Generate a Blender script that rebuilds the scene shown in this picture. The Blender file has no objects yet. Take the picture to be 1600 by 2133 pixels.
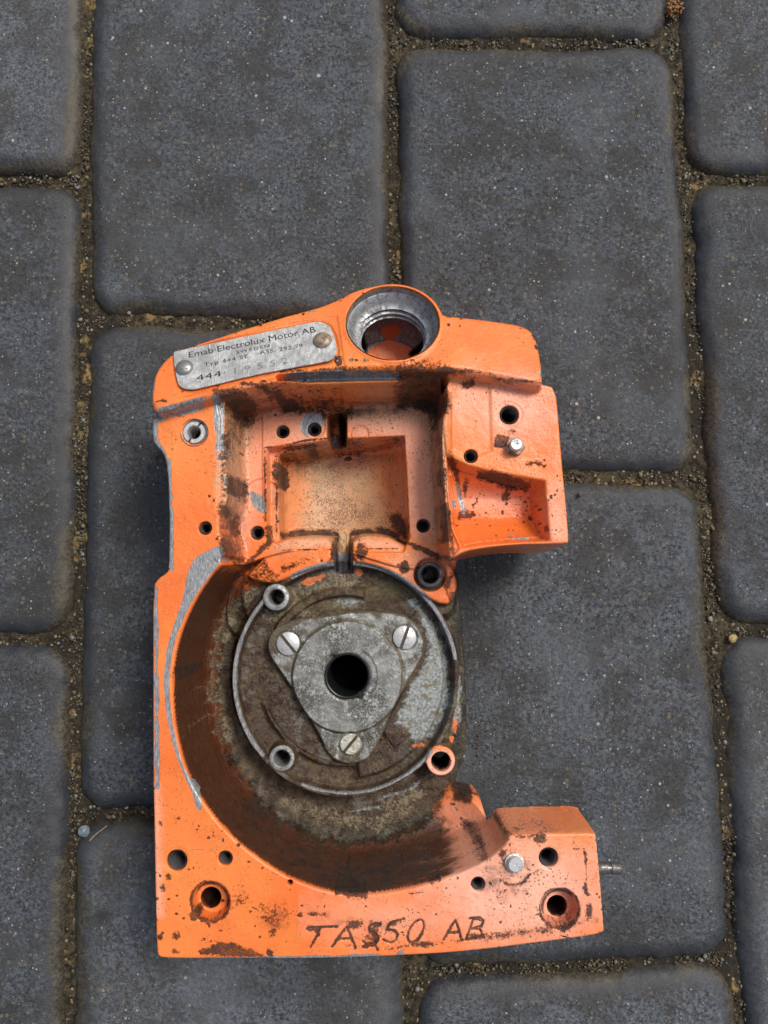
import bpy, bmesh, math, random
import numpy as np
from mathutils import Vector, Matrix
random.seed(7); rng = np.random.RandomState(7)
scene = bpy.context.scene
# ---------------------------------------------------------------- camera, light
F = 1604.0; H = 350.0; TH = math.radians(5.3)       # focal length in photo pixels, height in mm, tilt
cam_d = bpy.data.cameras.new("camera"); cam = bpy.data.objects.new("camera", cam_d)
scene.collection.objects.link(cam); scene.camera = cam
cam.location = (0, 0, H / 1000); cam.rotation_euler = (TH, 0, 0)
cam_d.sensor_fit = 'VERTICAL'; cam_d.sensor_height = 24.0; cam_d.lens = 24.0 * F / 2133.0
cam_d.clip_start = 0.01; cam_d.clip_end = 100
w = bpy.data.worlds.new("World"); scene.world = w; w.use_nodes = True
nt = w.node_tree; bg = nt.nodes['Background']
sky = nt.nodes.new('ShaderNodeTexSky'); sky.sky_type = 'NISHITA'; sky.sun_disc = False
SUN_EL, SUN_AZ = math.radians(56), math.radians(48)     # azimuth measured from +Y (top of the picture) towards +X
sky.sun_elevation = SUN_EL; sky.sun_rotation = SUN_AZ
sky.air_density = 1.6; sky.dust_density = 5.0; sky.ozone_density = 1.0
nt.links.new(sky.outputs[0], bg.inputs[0]); bg.inputs[1].default_value = 0.085
sun_d = bpy.data.lights.new("sun", 'SUN'); sun_d.energy = 1.9; sun_d.angle = math.radians(18); sun_d.color = (1, .97, .93)
sun = bpy.data.objects.new("sun", sun_d); scene.collection.objects.link(sun)
sdir = Vector((math.sin(SUN_AZ) * math.cos(SUN_EL), math.cos(SUN_AZ) * math.cos(SUN_EL), math.sin(SUN_EL)))
sun.rotation_euler = sdir.to_track_quat('Z', 'Y').to_euler(); sun.location = sdir
scene.view_settings.view_transform = 'Standard'; scene.view_settings.look = 'None'
scene.view_settings.exposure = 0.35; scene.view_settings.gamma = 1.0
scene.cycles.max_bounces = 6; scene.cycles.use_adaptive_sampling = True

# ---------------------------------------------------------------- measuring: sight line of a traced photo point meets the plane at height z (mm)
def P(u, v, z=0.0):
    x, y = (u - 800.0) / F, -(v - 1066.5) / F
    c, s = math.cos(TH), math.sin(TH)
    d = (x, y * c + s, y * s - c)
    k = (z - H) / d[2]
    return (d[0] * k, d[1] * k)
def PP(pts, z): return [P(a, b, z) for a, b in pts]
def mmpx(z, v=1066): return math.hypot(*(np.subtract(P(801, v, z), P(800, v, z))))

# ---------------------------------------------------------------- node helper
class G:
    def __init__(s, name):
        s.m = bpy.data.materials.new(name); s.m.use_nodes = True; s.t = s.m.node_tree
        s.b = s.t.nodes['Principled BSDF']; s.tc = s.t.nodes.new('ShaderNodeTexCoord'); s.co = s.tc.outputs['Object']
    def n(s, ty, **kw):
        o = s.t.nodes.new('ShaderNode' + ty)
        for k, v in kw.items(): setattr(o, k, v)
        return o
    def put(s, sock, v):
        if hasattr(v, 'is_output'): s.t.links.new(v, sock)
        else: sock.default_value = v
    def math(s, op, a, b=0.0, c=0.0, clamp=False):
        o = s.n('Math', operation=op, use_clamp=clamp)
        s.put(o.inputs[0], a); s.put(o.inputs[1], b); s.put(o.inputs[2], c); return o.outputs[0]
    def noise(s, scale, detail=3, rough=.55, dist=0.0, co=None, col=False):
        o = s.n('TexNoise'); s.t.links.new(co or s.co, o.inputs['Vector'])
        o.inputs['Scale'].default_value = scale; o.inputs['Detail'].default_value = detail
        o.inputs['Roughness'].default_value = rough; o.inputs['Distortion'].default_value = dist
        return o.outputs[1 if col else 0]
    def vor(s, scale, feat='F1', out='Distance', co=None, rnd=1.0):
        o = s.n('TexVoronoi', feature=feat); s.t.links.new(co or s.co, o.inputs['Vector'])
        o.inputs['Scale'].default_value = scale; o.inputs['Randomness'].default_value = rnd; return o.outputs[out]
    def ss(s, v, a, b, lo=0.0, hi=1.0, smooth=True):
        o = s.n('MapRange', interpolation_type='SMOOTHSTEP' if smooth else 'LINEAR')
        s.put(o.inputs[0], v); s.put(o.inputs[1], a); s.put(o.inputs[2], b); s.put(o.inputs[3], lo); s.put(o.inputs[4], hi)
        return o.outputs[0]
    def mix(s, f, a, b, mode='MIX'):
        o = s.n('Mix', data_type='RGBA', blend_type=mode)
        s.put(o.inputs[0], f)
        for k, v in ((6, a), (7, b)): s.put(o.inputs[k], v if hasattr(v, 'is_output') else (*v, 1) if len(v) == 3 else v)
        return o.outputs[2]
    def attr(s, name):
        o = s.n('Attribute', attribute_name=name); sp = s.n('SeparateColor'); s.t.links.new(o.outputs['Color'], sp.inputs[0])
        return sp.outputs
    def bump(s, h, dist, strength=1.0, prev=None):
        o = s.n('Bump'); o.inputs['Distance'].default_value = dist; o.inputs['Strength'].default_value = strength
        s.put(o.inputs['Height'], h)
        if prev: s.put(o.inputs['Normal'], prev)
        return o.outputs[0]
    def done(s, col, rough=.5, metal=0.0, normal=None, spec=None):
        s.put(s.b.inputs['Base Color'], col if hasattr(col, 'is_output') else (*col, 1))
        s.put(s.b.inputs['Roughness'], rough); s.put(s.b.inputs['Metallic'], metal)
        if normal: s.put(s.b.inputs['Normal'], normal)
        if spec is not None: s.put(s.b.inputs['Specular IOR Level'], spec)
        return s.m

# ---- painted, worn casting
def mat_casting():
    g = G('worn_orange_paint'); a = g.attr('mask_a'); b = g.attr('mask_b'); c_ = g.attr('mask_c'); d_ = g.attr('mask_d')
    n_lo = g.noise(18, 3); n_md = g.noise(160, 4, .6); n_hi = g.noise(900, 4, .65); n_vh = g.noise(2600, 3, .7)
    nn = g.math('ADD', g.math('ADD', g.math('MULTIPLY', n_hi, .42), g.math('MULTIPLY', n_md, .26)), g.math('MULTIPLY', n_vh, .32))
    col = g.mix(g.ss(n_lo, .35, .65), (.80, .166, .033), (.87, .222, .050))
    col = g.mix(g.math('MULTIPLY', g.ss(g.noise(45, 4, .6), .45, .75), .35), col, (.80, .30, .06))      # ochre tint
    fade_sheen = g.math('MULTIPLY', b[2], g.ss(nn, .30, .62, .55, 1.0))  # pale pink of faded paint and painted sheen
    col = g.mix(fade_sheen, col, (.90, .46, .33))
    dust = g.math('MULTIPLY', a[2], g.ss(nn, .30, .60, .5, 1.0))
    col = g.mix(dust, col, (.56, .38, .21))
    # dark pinholes and flecks: more of them where the surface is dusty
    v1 = g.vor(700); k1 = g.ss(g.noise(70, 3, .6), .36, .66); 
    th = g.math('ADD', g.math('MULTIPLY', k1, .22), g.math('MULTIPLY', a[2], .16))
    th = g.math('ADD', th, g.math('MULTIPLY', b[2], .10))
    sp = g.math('MULTIPLY', g.ss(g.math('SUBTRACT', th, v1), -.02, .06), g.ss(n_vh, .38, .55))
    v2 = g.vor(1900); th2 = g.math('ADD', g.math('MULTIPLY', g.ss(g.noise(130, 3), .38, .62), .30), g.math('MULTIPLY', a[2], .28))
    sp2 = g.ss(g.math('SUBTRACT', th2, v2), -.02, .08)
    sp = g.math('MAXIMUM', sp, g.math('MULTIPLY', sp2, .75))
    col = g.mix(g.math('MULTIPLY', sp, .8), col, (.10, .040, .022))
    # film of oily grime
    gr = g.ss(g.math('ADD', a[1], g.math('MULTIPLY', g.math('SUBTRACT', nn, .5), 3.6)), .36, .80)
    gr = g.math('MULTIPLY', gr, g.ss(a[1], .02, .30)); gr = g.math('MULTIPLY', gr, g.ss(n_md, .25, .6, .72, 1.0))
    gcol = g.mix(g.ss(n_vh, .40, .68), (.016, .011, .010), (.075, .042, .032))
    col = g.mix(g.math('MULTIPLY', gr, .93), col, gcol)
    # thin oily layer, soft edged; in the bowl also painted shade
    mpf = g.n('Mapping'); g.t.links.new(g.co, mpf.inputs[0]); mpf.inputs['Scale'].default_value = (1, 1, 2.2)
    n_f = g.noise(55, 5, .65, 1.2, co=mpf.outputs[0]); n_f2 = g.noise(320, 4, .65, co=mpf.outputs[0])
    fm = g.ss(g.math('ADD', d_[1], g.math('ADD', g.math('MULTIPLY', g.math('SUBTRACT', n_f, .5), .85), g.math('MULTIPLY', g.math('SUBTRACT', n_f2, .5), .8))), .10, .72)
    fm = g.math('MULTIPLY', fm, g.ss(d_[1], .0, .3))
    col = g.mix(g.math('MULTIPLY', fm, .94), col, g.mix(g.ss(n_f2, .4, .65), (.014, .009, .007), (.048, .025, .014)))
    # caked crud, brown to olive
    cr = g.ss(g.math('ADD', b[1], g.math('MULTIPLY', g.math('SUBTRACT', nn, .5), 1.3)), .34, .66)
    cr = g.math('MULTIPLY', cr, g.ss(b[1], .02, .25))
    n_c = g.noise(240, 6, .75, .3); n_c2 = g.noise(75, 4, .65)
    ccol = g.mix(g.ss(n_c, .40, .68), (.011, .010, .007), (.120, .098, .052))
    ccol = g.mix(g.math('MULTIPLY', g.ss(n_c2, .5, .7), .5), ccol, (.22, .19, .115))
    n_b = g.noise(38, 4, .6); ccol = g.mix(g.math('MULTIPLY', g.ss(n_b, .50, .66), .75), ccol, g.mix(g.ss(n_hi, .35, .65), (.012, .010, .008), (.050, .040, .026)))
    ccol = g.mix(g.math('MULTIPLY', g.ss(g.noise(90, 4, .7), .56, .68), .6), ccol, (.20, .20, .17))
    ccol = g.mix(g.math('MULTIPLY', g.ss(n_vh, .5, .75), .5), ccol, (.015, .010, .008))
    col = g.mix(g.math('MULTIPLY', cr, .97), col, ccol)
    tn = g.ss(g.math('ADD', d_[0], g.math('MULTIPLY', g.math('SUBTRACT', nn, .5), 2.6)), .40, .80)
    tn = g.math('MULTIPLY', tn, g.ss(d_[0], .02, .3)); tcol = g.mix(g.ss(n_hi, .38, .62), (.085, .068, .042), (.27, .215, .135))
    col = g.mix(g.math('MULTIPLY', tn, .92), col, tcol)
    # corroded aluminium
    ox = g.ss(g.math('ADD', b[0], g.math('MULTIPLY', g.math('SUBTRACT', nn, .5), 2.4)), .34, .82)
    ox = g.math('MULTIPLY', ox, g.ss(b[0], .02, .25))
    ocol = g.mix(g.ss(n_hi, .35, .65), (.17, .185, .175), (.36, .385, .375))
    ocol = g.mix(g.math('MULTIPLY', g.ss(n_c, .50, .62), .85), ocol, (.16, .12, .055))
    col = g.mix(ox, col, ocol)
    # bare scraped metal
    br = g.ss(g.math('ADD', a[0], g.math('MULTIPLY', g.math('SUBTRACT', nn, .5), .8)), .44, .52)
    br = g.math('MULTIPLY', br, g.ss(a[0], .05, .3))
    mp = g.n('Mapping'); g.t.links.new(g.co, mp.inputs[0]); mp.inputs['Scale'].default_value = (3.5, .5, 1)
    scr = g.noise(700, 4, .7, co=mp.outputs[0])
    bcol = g.mix(g.ss(scr, .35, .68), (.19, .192, .198), (.46, .462, .465))
    bcol = g.mix(g.math('MULTIPLY', g.ss(n_vh, .56, .72), .7), bcol, (.05, .045, .04))
    col = g.mix(br, col, bcol)
    # extra: bright scratches / old sealant / paint left over crud
    op = g.ss(g.math('ADD', c_[0], g.math('MULTIPLY', g.math('SUBTRACT', nn, .5), 1.1)), .42, .54)
    op = g.math('MULTIPLY', op, g.ss(c_[0], .05, .3))
    col = g.mix(g.math('MULTIPLY', op, g.ss(n_vh, .3, .5, .6, 1)), col, (.74, .19, .06))
    blk = g.math('MULTIPLY', c_[1], .97)  # black painted into holes and slots, standing in for deep shade
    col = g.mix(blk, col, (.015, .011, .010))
    mos = g.math('MULTIPLY', c_[2], g.ss(nn, .42, .58))
    col = g.mix(mos, col, (.19, .17, .05))
    r = g.math('ADD', .13, g.math('MULTIPLY', n_md, .22)); r = g.math('ADD', r, g.math('MULTIPLY', b[2], .08))
    r = g.math('ADD', r, g.math('MULTIPLY', g.math('MAXIMUM', gr, dust), .22)); r = g.math('ADD', r, g.math('MULTIPLY', cr, g.ss(n_c2, .40, .62, -.02, .28)))
    r = g.math('MINIMUM', g.math('MAXIMUM', r, g.math('MULTIPLY', ox, .5)), .85)
    met = g.math('MULTIPLY', g.math('MAXIMUM', br, g.math('MULTIPLY', ox, .45)), .28)
    ht = g.math('ADD', g.math('MULTIPLY', n_hi, .7), g.math('MULTIPLY', n_md, .9)); ht = g.math('ADD', ht, g.math('MULTIPLY', n_vh, .35))
    ht = g.math('SUBTRACT', ht, g.math('MULTIPLY', sp, .35)); ht = g.math('SUBTRACT', ht, g.math('MULTIPLY', br, .5))
    amt = g.math('MAXIMUM', g.math('MAXIMUM', gr, cr), g.math('MULTIPLY', ox, .35)); amt = g.math('MULTIPLY', amt, g.math('SUBTRACT', 1.0, g.math('MULTIPLY', ox, .6)))
    n1 = g.bump(ht, .00028, .85)
    n2 = g.bump(g.math('MULTIPLY', g.math('ADD', n_c, n_hi), amt), .0009, .8, n1)
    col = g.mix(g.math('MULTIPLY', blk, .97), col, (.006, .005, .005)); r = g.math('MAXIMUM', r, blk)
    return g.done(col, r, met, n2, g.math('MULTIPLY', g.math('SUBTRACT', 1.0, blk), .5))

def mat_metal(name, base=(.55, .55, .53), dark=(.16, .14, .11), amount=.5, rough=.34, met=.8, sc=1.0, bump=.00012):
    g = G(name); n1 = g.noise(400 * sc, 4, .65); n2 = g.noise(1500 * sc, 3, .7)
    f = g.ss(g.math('ADD', g.math('MULTIPLY', n1, .6), g.math('MULTIPLY', n2, .4)), .62 - amount * .3, .74 - amount * .25)
    col = g.mix(g.math('MULTIPLY', f, .9), base, dark)
    col = g.mix(g.ss(n2, .4, .7, 0, .25), col, tuple(min(1, k * 1.3) for k in base))
    return g.done(col, g.math('ADD', rough, g.math('MULTIPLY', f, .3)), g.math('SUBTRACT', met, g.math('MULTIPLY', f, met * .6)),
                  g.bump(g.math('SUBTRACT', n2, f), bump, .7))
def mat_cover():
    g = G('speckled_silver_metal'); n1 = g.noise(260, 4, .7); n2 = g.noise(1300, 4, .7); n3 = g.noise(60, 3)
    k = g.attr('mask_a')
    base = g.mix(g.ss(n2, .35, .62), (.24, .245, .225), (.50, .51, .485))
    th = g.math('ADD', g.math('MULTIPLY', g.ss(n3, .35, .65), .12), .06)
    pit = g.math('MULTIPLY', g.ss(g.math('SUBTRACT', g.math('ADD', n2, g.math('MULTIPLY', n1, .5)), .715), 0.0, .05), g.ss(n3, .35, .6, .45, 1))
    col = base
    base = g.mix(g.math('MULTIPLY', g.ss(n1, .48, .66), .55), base, (.17, .155, .11)); base = g.mix(g.math('MULTIPLY', g.ss(g.noise(110, 3, .6), .5, .7), .4), base, (.50, .51, .49))
    d = g.ss(g.math('ADD', k[1], g.math('MULTIPLY', g.math('SUBTRACT', n1, .5), 1.4)), .40, .68)
    d = g.math('MULTIPLY', d, g.ss(k[1], .02, .25))
    col = g.mix(g.math('MULTIPLY', d, .9), col, g.mix(n2, (.05, .035, .02), (.22, .17, .09)))
    col = g.mix(g.math('MULTIPLY', pit, .9), col, (.050, .042, .028)); dirt = g.math('MAXIMUM', d, pit)
    return g.done(col, g.ss(dirt, 0, 1, .40, .75), g.ss(dirt, 0, 1, .55, .05), g.bump(g.math('SUBTRACT', n2, g.math('MULTIPLY', pit, .6)), .0003, .8))
def mat_plain(name, col, rough=.5, met=0.0, var=.25, sc=900):
    g = G(name); n = g.noise(sc, 4, .6)
    c = g.mix(g.ss(n, .3, .7), tuple(k * (1 - var) for k in col), tuple(min(1, k * (1 + var)) for k in col))
    return g.done(c, rough, met, g.bump(n, .0001, .5))
def mat_plate():
    g = G('scratched_aluminium'); 
    out = None
    for i, (rz, sx) in enumerate(((.5, 7), (-.7, 9), (1.3, 8), (.1, 12))):
        mp = g.n('Mapping'); g.t.links.new(g.co, mp.inputs[0]); mp.inputs['Rotation'].default_value = (0, 0, rz); mp.inputs['Scale'].default_value = (sx, .6, 1)
        k = g.ss(g.noise(150, 3, .6, co=mp.outputs[0]), .60, .70)
        out = k if out is None else g.math('MAXIMUM', out, k)
    n1 = g.noise(500, 5, .7); n2 = g.noise(120, 3)
    col = g.mix(g.ss(n1, .35, .7), (.42, .42, .41), (.72, .72, .71))
    col = g.mix(g.ss(n2, .45, .65, 0, .6), col, (.27, .27, .25))
    col = g.mix(g.math('MULTIPLY', out, .7), col, (.90, .90, .89))
    col = g.mix(g.math('MULTIPLY', g.ss(g.noise(1800, 3, .7), .60, .70), .6), col, (.13, .12, .10))
    return g.done(col, .42, .35, g.bump(g.math('ADD', g.math('ADD', n1, out), g.math('MULTIPLY', n2, 2.0)), .0003, .8))
def mat_print():
    g = G('worn_black_print'); n1 = g.noise(900, 3, .7); n2 = g.noise(240, 3)
    f = g.ss(g.math('ADD', g.math('MULTIPLY', n1, .5), g.math('MULTIPLY', n2, .5)),   .585, .68)
    return g.done(g.mix(f, (.02, .02, .022), (.24, .24, .235)), .5, 0)

def mat_paver():
    g = G('dark_concrete_paver'); oi = g.n('ObjectInfo'); off = g.n('VectorMath', operation='SCALE')
    cx = g.n('CombineXYZ'); g.t.links.new(oi.outputs['Random'], cx.inputs[0]); g.t.links.new(oi.outputs['Random'], cx.inputs[2])
    g.t.links.new(cx.outputs[0], off.inputs[0]); off.inputs['Scale'].default_value = 9.0
    ad = g.n('VectorMath', operation='ADD'); g.t.links.new(g.co, ad.inputs[0]); g.t.links.new(off.outputs[0], ad.inputs[1]); co = ad.outputs[0]
    g.co = co; e = g.attr('edge')
    n_lo = g.noise(11, 4, .6); n_md = g.noise(48, 4, .65); n_hi = g.noise(620, 5, .8); n_vh = g.noise(1200, 3, .8); n_g = g.noise(300, 5, .8)
    col = g.mix(g.ss(n_hi, .38, .62), (.023, .026, .030), (.142, .157, .178))
    col = g.mix(g.math('MULTIPLY', g.ss(n_g, .50, .66), .50), col, (.200, .218, .240))
    col = g.mix(g.math('MULTIPLY', g.ss(n_vh, .50, .66), .75), col, (.014, .014, .016))
    col = g.mix(g.math('MULTIPLY', g.ss(n_md, .46, .62), .62), col, (.038, .034, .031))
    col = g.mix(g.math('MULTIPLY', g.ss(g.noise(19, 3, .6), .50, .68), .35), col, (.150, .168, .190))
    col = g.mix(g.math('MULTIPLY', g.ss(n_lo, .50, .66), .38), col, (.058, .054, .046))
    tone = g.ss(oi.outputs['Random'], 0, 1, .70, 1.20, False); tm = g.n('VectorMath', operation='SCALE'); g.t.links.new(col, tm.inputs[0]); g.t.links.new(tone, tm.inputs['Scale']); col = tm.outputs[0]
    stn = g.math('MULTIPLY', g.ss(g.noise(26, 3, .7), .58, .70), g.ss(n_hi, .3, .6, .3, 1)); col = g.mix(g.math('MULTIPLY', stn, .65), col, (.030, .024, .018))
    # tan and brown grit
    vt = g.n('TexVoronoi'); g.t.links.new(co, vt.inputs['Vector']); vt.inputs['Scale'].default_value = 430
    sc_ = g.n('SeparateColor'); g.t.links.new(vt.outputs['Color'], sc_.inputs[0])
    rare = g.ss(sc_.outputs[0], .84, .86); small = g.ss(vt.outputs['Distance'], .40, .30)
    col = g.mix(g.math('MULTIPLY', g.math('MULTIPLY', rare, small), .6), col, (.20, .155, .10))
    # pale grains of several sizes
    for scl, lim, rr, cc in ((620, .93, .36, (.42, .42, .40)), (300, .955, .27, (.50, .49, .45)), (150, .968, .17, (.52, .50, .44)), (1100, .93, .40, (.34, .36, .38))):
        v = g.n('TexVoronoi'); g.t.links.new(co, v.inputs['Vector']); v.inputs['Scale'].default_value = scl
        s2 = g.n('SeparateColor'); g.t.links.new(v.outputs['Color'], s2.inputs[0])
        k = g.math('MULTIPLY', g.ss(s2.outputs[0], lim, lim + .01), g.ss(g.math('ADD', v.outputs['Distance'], g.math('MULTIPLY', s2.outputs[1], .15)), rr, rr * .6))
        k = g.math('MULTIPLY', k, g.ss(e[0], .85, .2)); col = g.mix(g.math('MULTIPLY', k, .85), col, cc)
    # smooth rounded arris, colour darkened towards the edge; sandy dirt creeping over it
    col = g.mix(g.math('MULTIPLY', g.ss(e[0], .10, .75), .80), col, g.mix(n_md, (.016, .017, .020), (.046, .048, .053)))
    dirt = g.ss(g.math('ADD', e[1], g.math('MULTIPLY', g.math('SUBTRACT', g.math('ADD', g.math('MULTIPLY', n_hi, .5), g.math('MULTIPLY', n_md, .5)), .5), 1.6)), .42, .75)
    dirt = g.math('MULTIPLY', dirt, g.ss(e[1], .02, .3))
    col = g.mix(g.math('MULTIPLY', dirt, .80), col, g.mix(g.ss(n_hi, .35, .65), (.022, .019, .014), (.10, .080, .048)))
    sf = g.math('MULTIPLY', e[2], g.ss(n_hi, .25, .6, .55, 1.0)); col = g.mix(g.math('MULTIPLY', sf, .72), col, (.020, .017, .016))  # oil stains and painted shadow patches
    ht = g.math('ADD', g.math('MULTIPLY', n_hi, 1.0), g.math('MULTIPLY', n_g, .9)); ht = g.math('ADD', ht, g.math('MULTIPLY', n_vh, .35))
    ht = g.math('MULTIPLY', ht, g.ss(e[0], .0, .9, 1.0, .25))
    return g.done(col, g.math('ADD', g.ss(n_hi, .3, .7, .24, .48), g.ss(n_lo, .35, .65, -.04, .15)), 0.0, g.bump(ht, .0011, .75), .45)
def mat_sand():
    g = G('joint_sand'); n1 = g.noise(330, 5, .75); n2 = g.noise(16, 4, .6); n3 = g.noise(1100, 3, .7)
    col = g.mix(g.ss(n1, .38, .62), (.010, .009, .006), (.092, .070, .038))
    col = g.mix(g.ss(n2, .42, .58, 0, .85), col, (.022, .018, .013)); col = g.mix(g.math('MULTIPLY', g.ss(g.noise(60, 3, .6), .60, .68), g.ss(n1, .4, .55)), col, (.27, .18, .065))
    v = g.n('TexVoronoi'); g.t.links.new(g.co, v.inputs['Vector']); v.inputs['Scale'].default_value = 600
    s2 = g.n('SeparateColor'); g.t.links.new(v.outputs['Color'], s2.inputs[0])
    col = g.mix(g.math('MULTIPLY', g.ss(s2.outputs[0], .86, .9), g.ss(v.outputs['Distance'], .45, .3)), col, (.28, .22, .12))
    return g.done(col, .85, 0, g.bump(g.math('ADD', n1, g.math('MULTIPLY', n3, .5)), .0014, .9), .3)
def mat_grain():
    g = G('grit_grain'); gi = g.attr('tint'); n = g.noise(1500, 2)
    col = g.mix(gi[0], (.018, .014, .008), (.19, .145, .075)); col = g.mix(gi[1], col, (.22, .23, .23)); col = g.mix(g.ss(n, .4, .7, 0, .4), col, (.06, .05, .035))
    return g.done(col, .7)

# ---------------------------------------------------------------- mesh helpers (input in mm)
COL = scene.collection
def link(o, parent=None):
    COL.objects.link(o)
    if parent is not None: o.parent = parent
    return o
def np_mesh(name, verts, faces, mat, parent=None, smooth=True, origin=(0, 0, 0)):
    """verts (n,3) in mm, faces (m,4) or (m,3) int array"""
    me = bpy.data.meshes.new(name); v = (np.asarray(verts, np.float64) - np.asarray(origin)) / 1000.0
    f = np.asarray(faces, np.int32); k = f.shape[1]
    me.vertices.add(len(v)); me.vertices.foreach_set('co', v.astype(np.float32).ravel())
    me.loops.add(f.size); me.loops.foreach_set('vertex_index', f.ravel())
    me.polygons.add(len(f)); me.polygons.foreach_set('loop_start', np.arange(0, f.size, k, dtype=np.int32))
    me.polygons.foreach_set('loop_total', np.full(len(f), k, np.int32))
    if smooth: me.polygons.foreach_set('use_smooth', np.ones(len(f), bool))
    me.update(calc_edges=True); me.validate()
    me.materials.append(mat)
    return link(bpy.data.objects.new(name, me), parent)
def set_col(me, name, arr):
    at = me.attributes.new(name, 'FLOAT_COLOR', 'POINT'); a = np.ones((len(arr), 4), np.float32); a[:, :arr.shape[1]] = arr
    at.data.foreach_set('color', a.ravel())
def bm_obj(name, bm, mat, parent=None, smooth=False, origin=(0, 0, 0)):
    for v in bm.verts: v.co = (v.co - Vector(origin)) / 1000.0
    bmesh.ops.recalc_face_normals(bm, faces=bm.faces)
    me = bpy.data.meshes.new(name); bm.to_mesh(me); bm.free(); me.materials.append(mat)
    if smooth:
        me.polygons.foreach_set('use_smooth', np.ones(len(me.polygons), bool))
        me.set_sharp_from_angle(angle=math.radians(38))
    return link(bpy.data.objects.new(name, me), parent)
def lathe(prof, seg=48, mtx=None, jitter=0.0):
    """prof: list of (radius, z)"""
    bm = bmesh.new(); rings = []
    for r, z in prof:
        if r < 1e-6: rings.append([bm.verts.new((0, 0, z))])
        else: rings.append([bm.verts.new(((r + jitter * random.uniform(-1, 1)) * math.cos(2 * math.pi * i / seg), r * math.sin(2 * math.pi * i / seg), z)) for i in range(seg)])
    for a, b in zip(rings, rings[1:]):
        for i in range(seg):
            j = (i + 1) % seg
            if len(a) == 1 and len(b) == 1: continue
            if len(a) == 1: bm.faces.new((a[0], b[i], b[j]))
            elif len(b) == 1: bm.faces.new((a[i], b[0], a[j]))
            else: bm.faces.new((a[i], b[i], b[j], a[j]))
    if mtx: bm.transform(mtx)
    return bm
def T3(x, y, z): return Matrix.Translation((x, y, z))
def bicubic_up(a, n, m):
    """smooth resize of a small lattice to (n,m)"""
    def up(a, n):
        k = a.shape[0]; t = np.linspace(0, k - 1.0001, n); i = t.astype(int); f = t - i; f = f * f * (3 - 2 * f)
        return a[i] * (1 - f)[:, None] + a[i + 1] * f[:, None]
    return up(up(a, n).T, m).T
def fbm(n, m, cell, octv=3, pers=.55):
    out = np.zeros((n, m), np.float32); amp = 1.0; tot = 0
    for o in range(octv):
        c = max(1.5, cell / 2 ** o); out += amp * bicubic_up(rng.rand(int(n / c) + 3, int(m / c) + 3), n, m); tot += amp; amp *= pers
    return out / tot

# ================================================================ PAVEMENT
pavement = bpy.data.objects.new('pavement', None); link(pavement); pavement['kind'] = 'structure'
M_paver, M_sand, M_grain = mat_paver(), mat_sand(), mat_grain()
JX = [(-1096, -1250), (-460, -557), (176, 136), (813, 857), (1407, 1551), (2010, 2245), (2640, 2940)]   # joint lines: x at y=0 and at y=2133
def jx(k, y): a, b = JX[k]; return a + (b - a) * y / 2133.0
ROWS = {0: [(-1150, -1150), (-265, -265), (672, 668), (1712, 1706), (2860, 2850)],
        1: [(-590, -585), (362, 367), (1336, 1334), (2400, 2400)],
        2: [(-1200, -1200), (-268, -264), (664, 668), (1706, 1712), (2850, 2850)],
        3: [(-800, -800), (74, 80), (992, 992), (2042, 2006), (3150, 3100)],
        4: [(-560, -560), (358, 372), (1318, 1318), (2395, 2395)],
        5: [(-800, -800), (80, 84), (990, 990), (2010, 2010), (3100, 3100)]}
STAINS_SHADE = [(285, 1080, 60, 120, .75), (215, 1905, 17, 17, 1.0), (450, 260, 70, 45, .5), (1020, 1640, 70, 60, .7), (300, 1690, 90, 40, .6), (420, 430, 60, 30, .45), (900, 560, 90, 60, .35), (1300, 560, 50, 60, .35), (1240, 980, 60, 30, .4),
          (60, 250, 50, 40, .4), (640, 2060, 160, 50, .6), (1300, 1900, 80, 90, .45), (230, 1250, 60, 60, .4), (1540, 480, 60, 60, .45), (1000, 1250, 50, 80, .5), (250, 880, 60, 90, .4), (700, 520, 90, 70, .3), (1180, 160, 80, 40, .3)]  # oil stains, plus shadow painted on the ground around the housing
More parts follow.
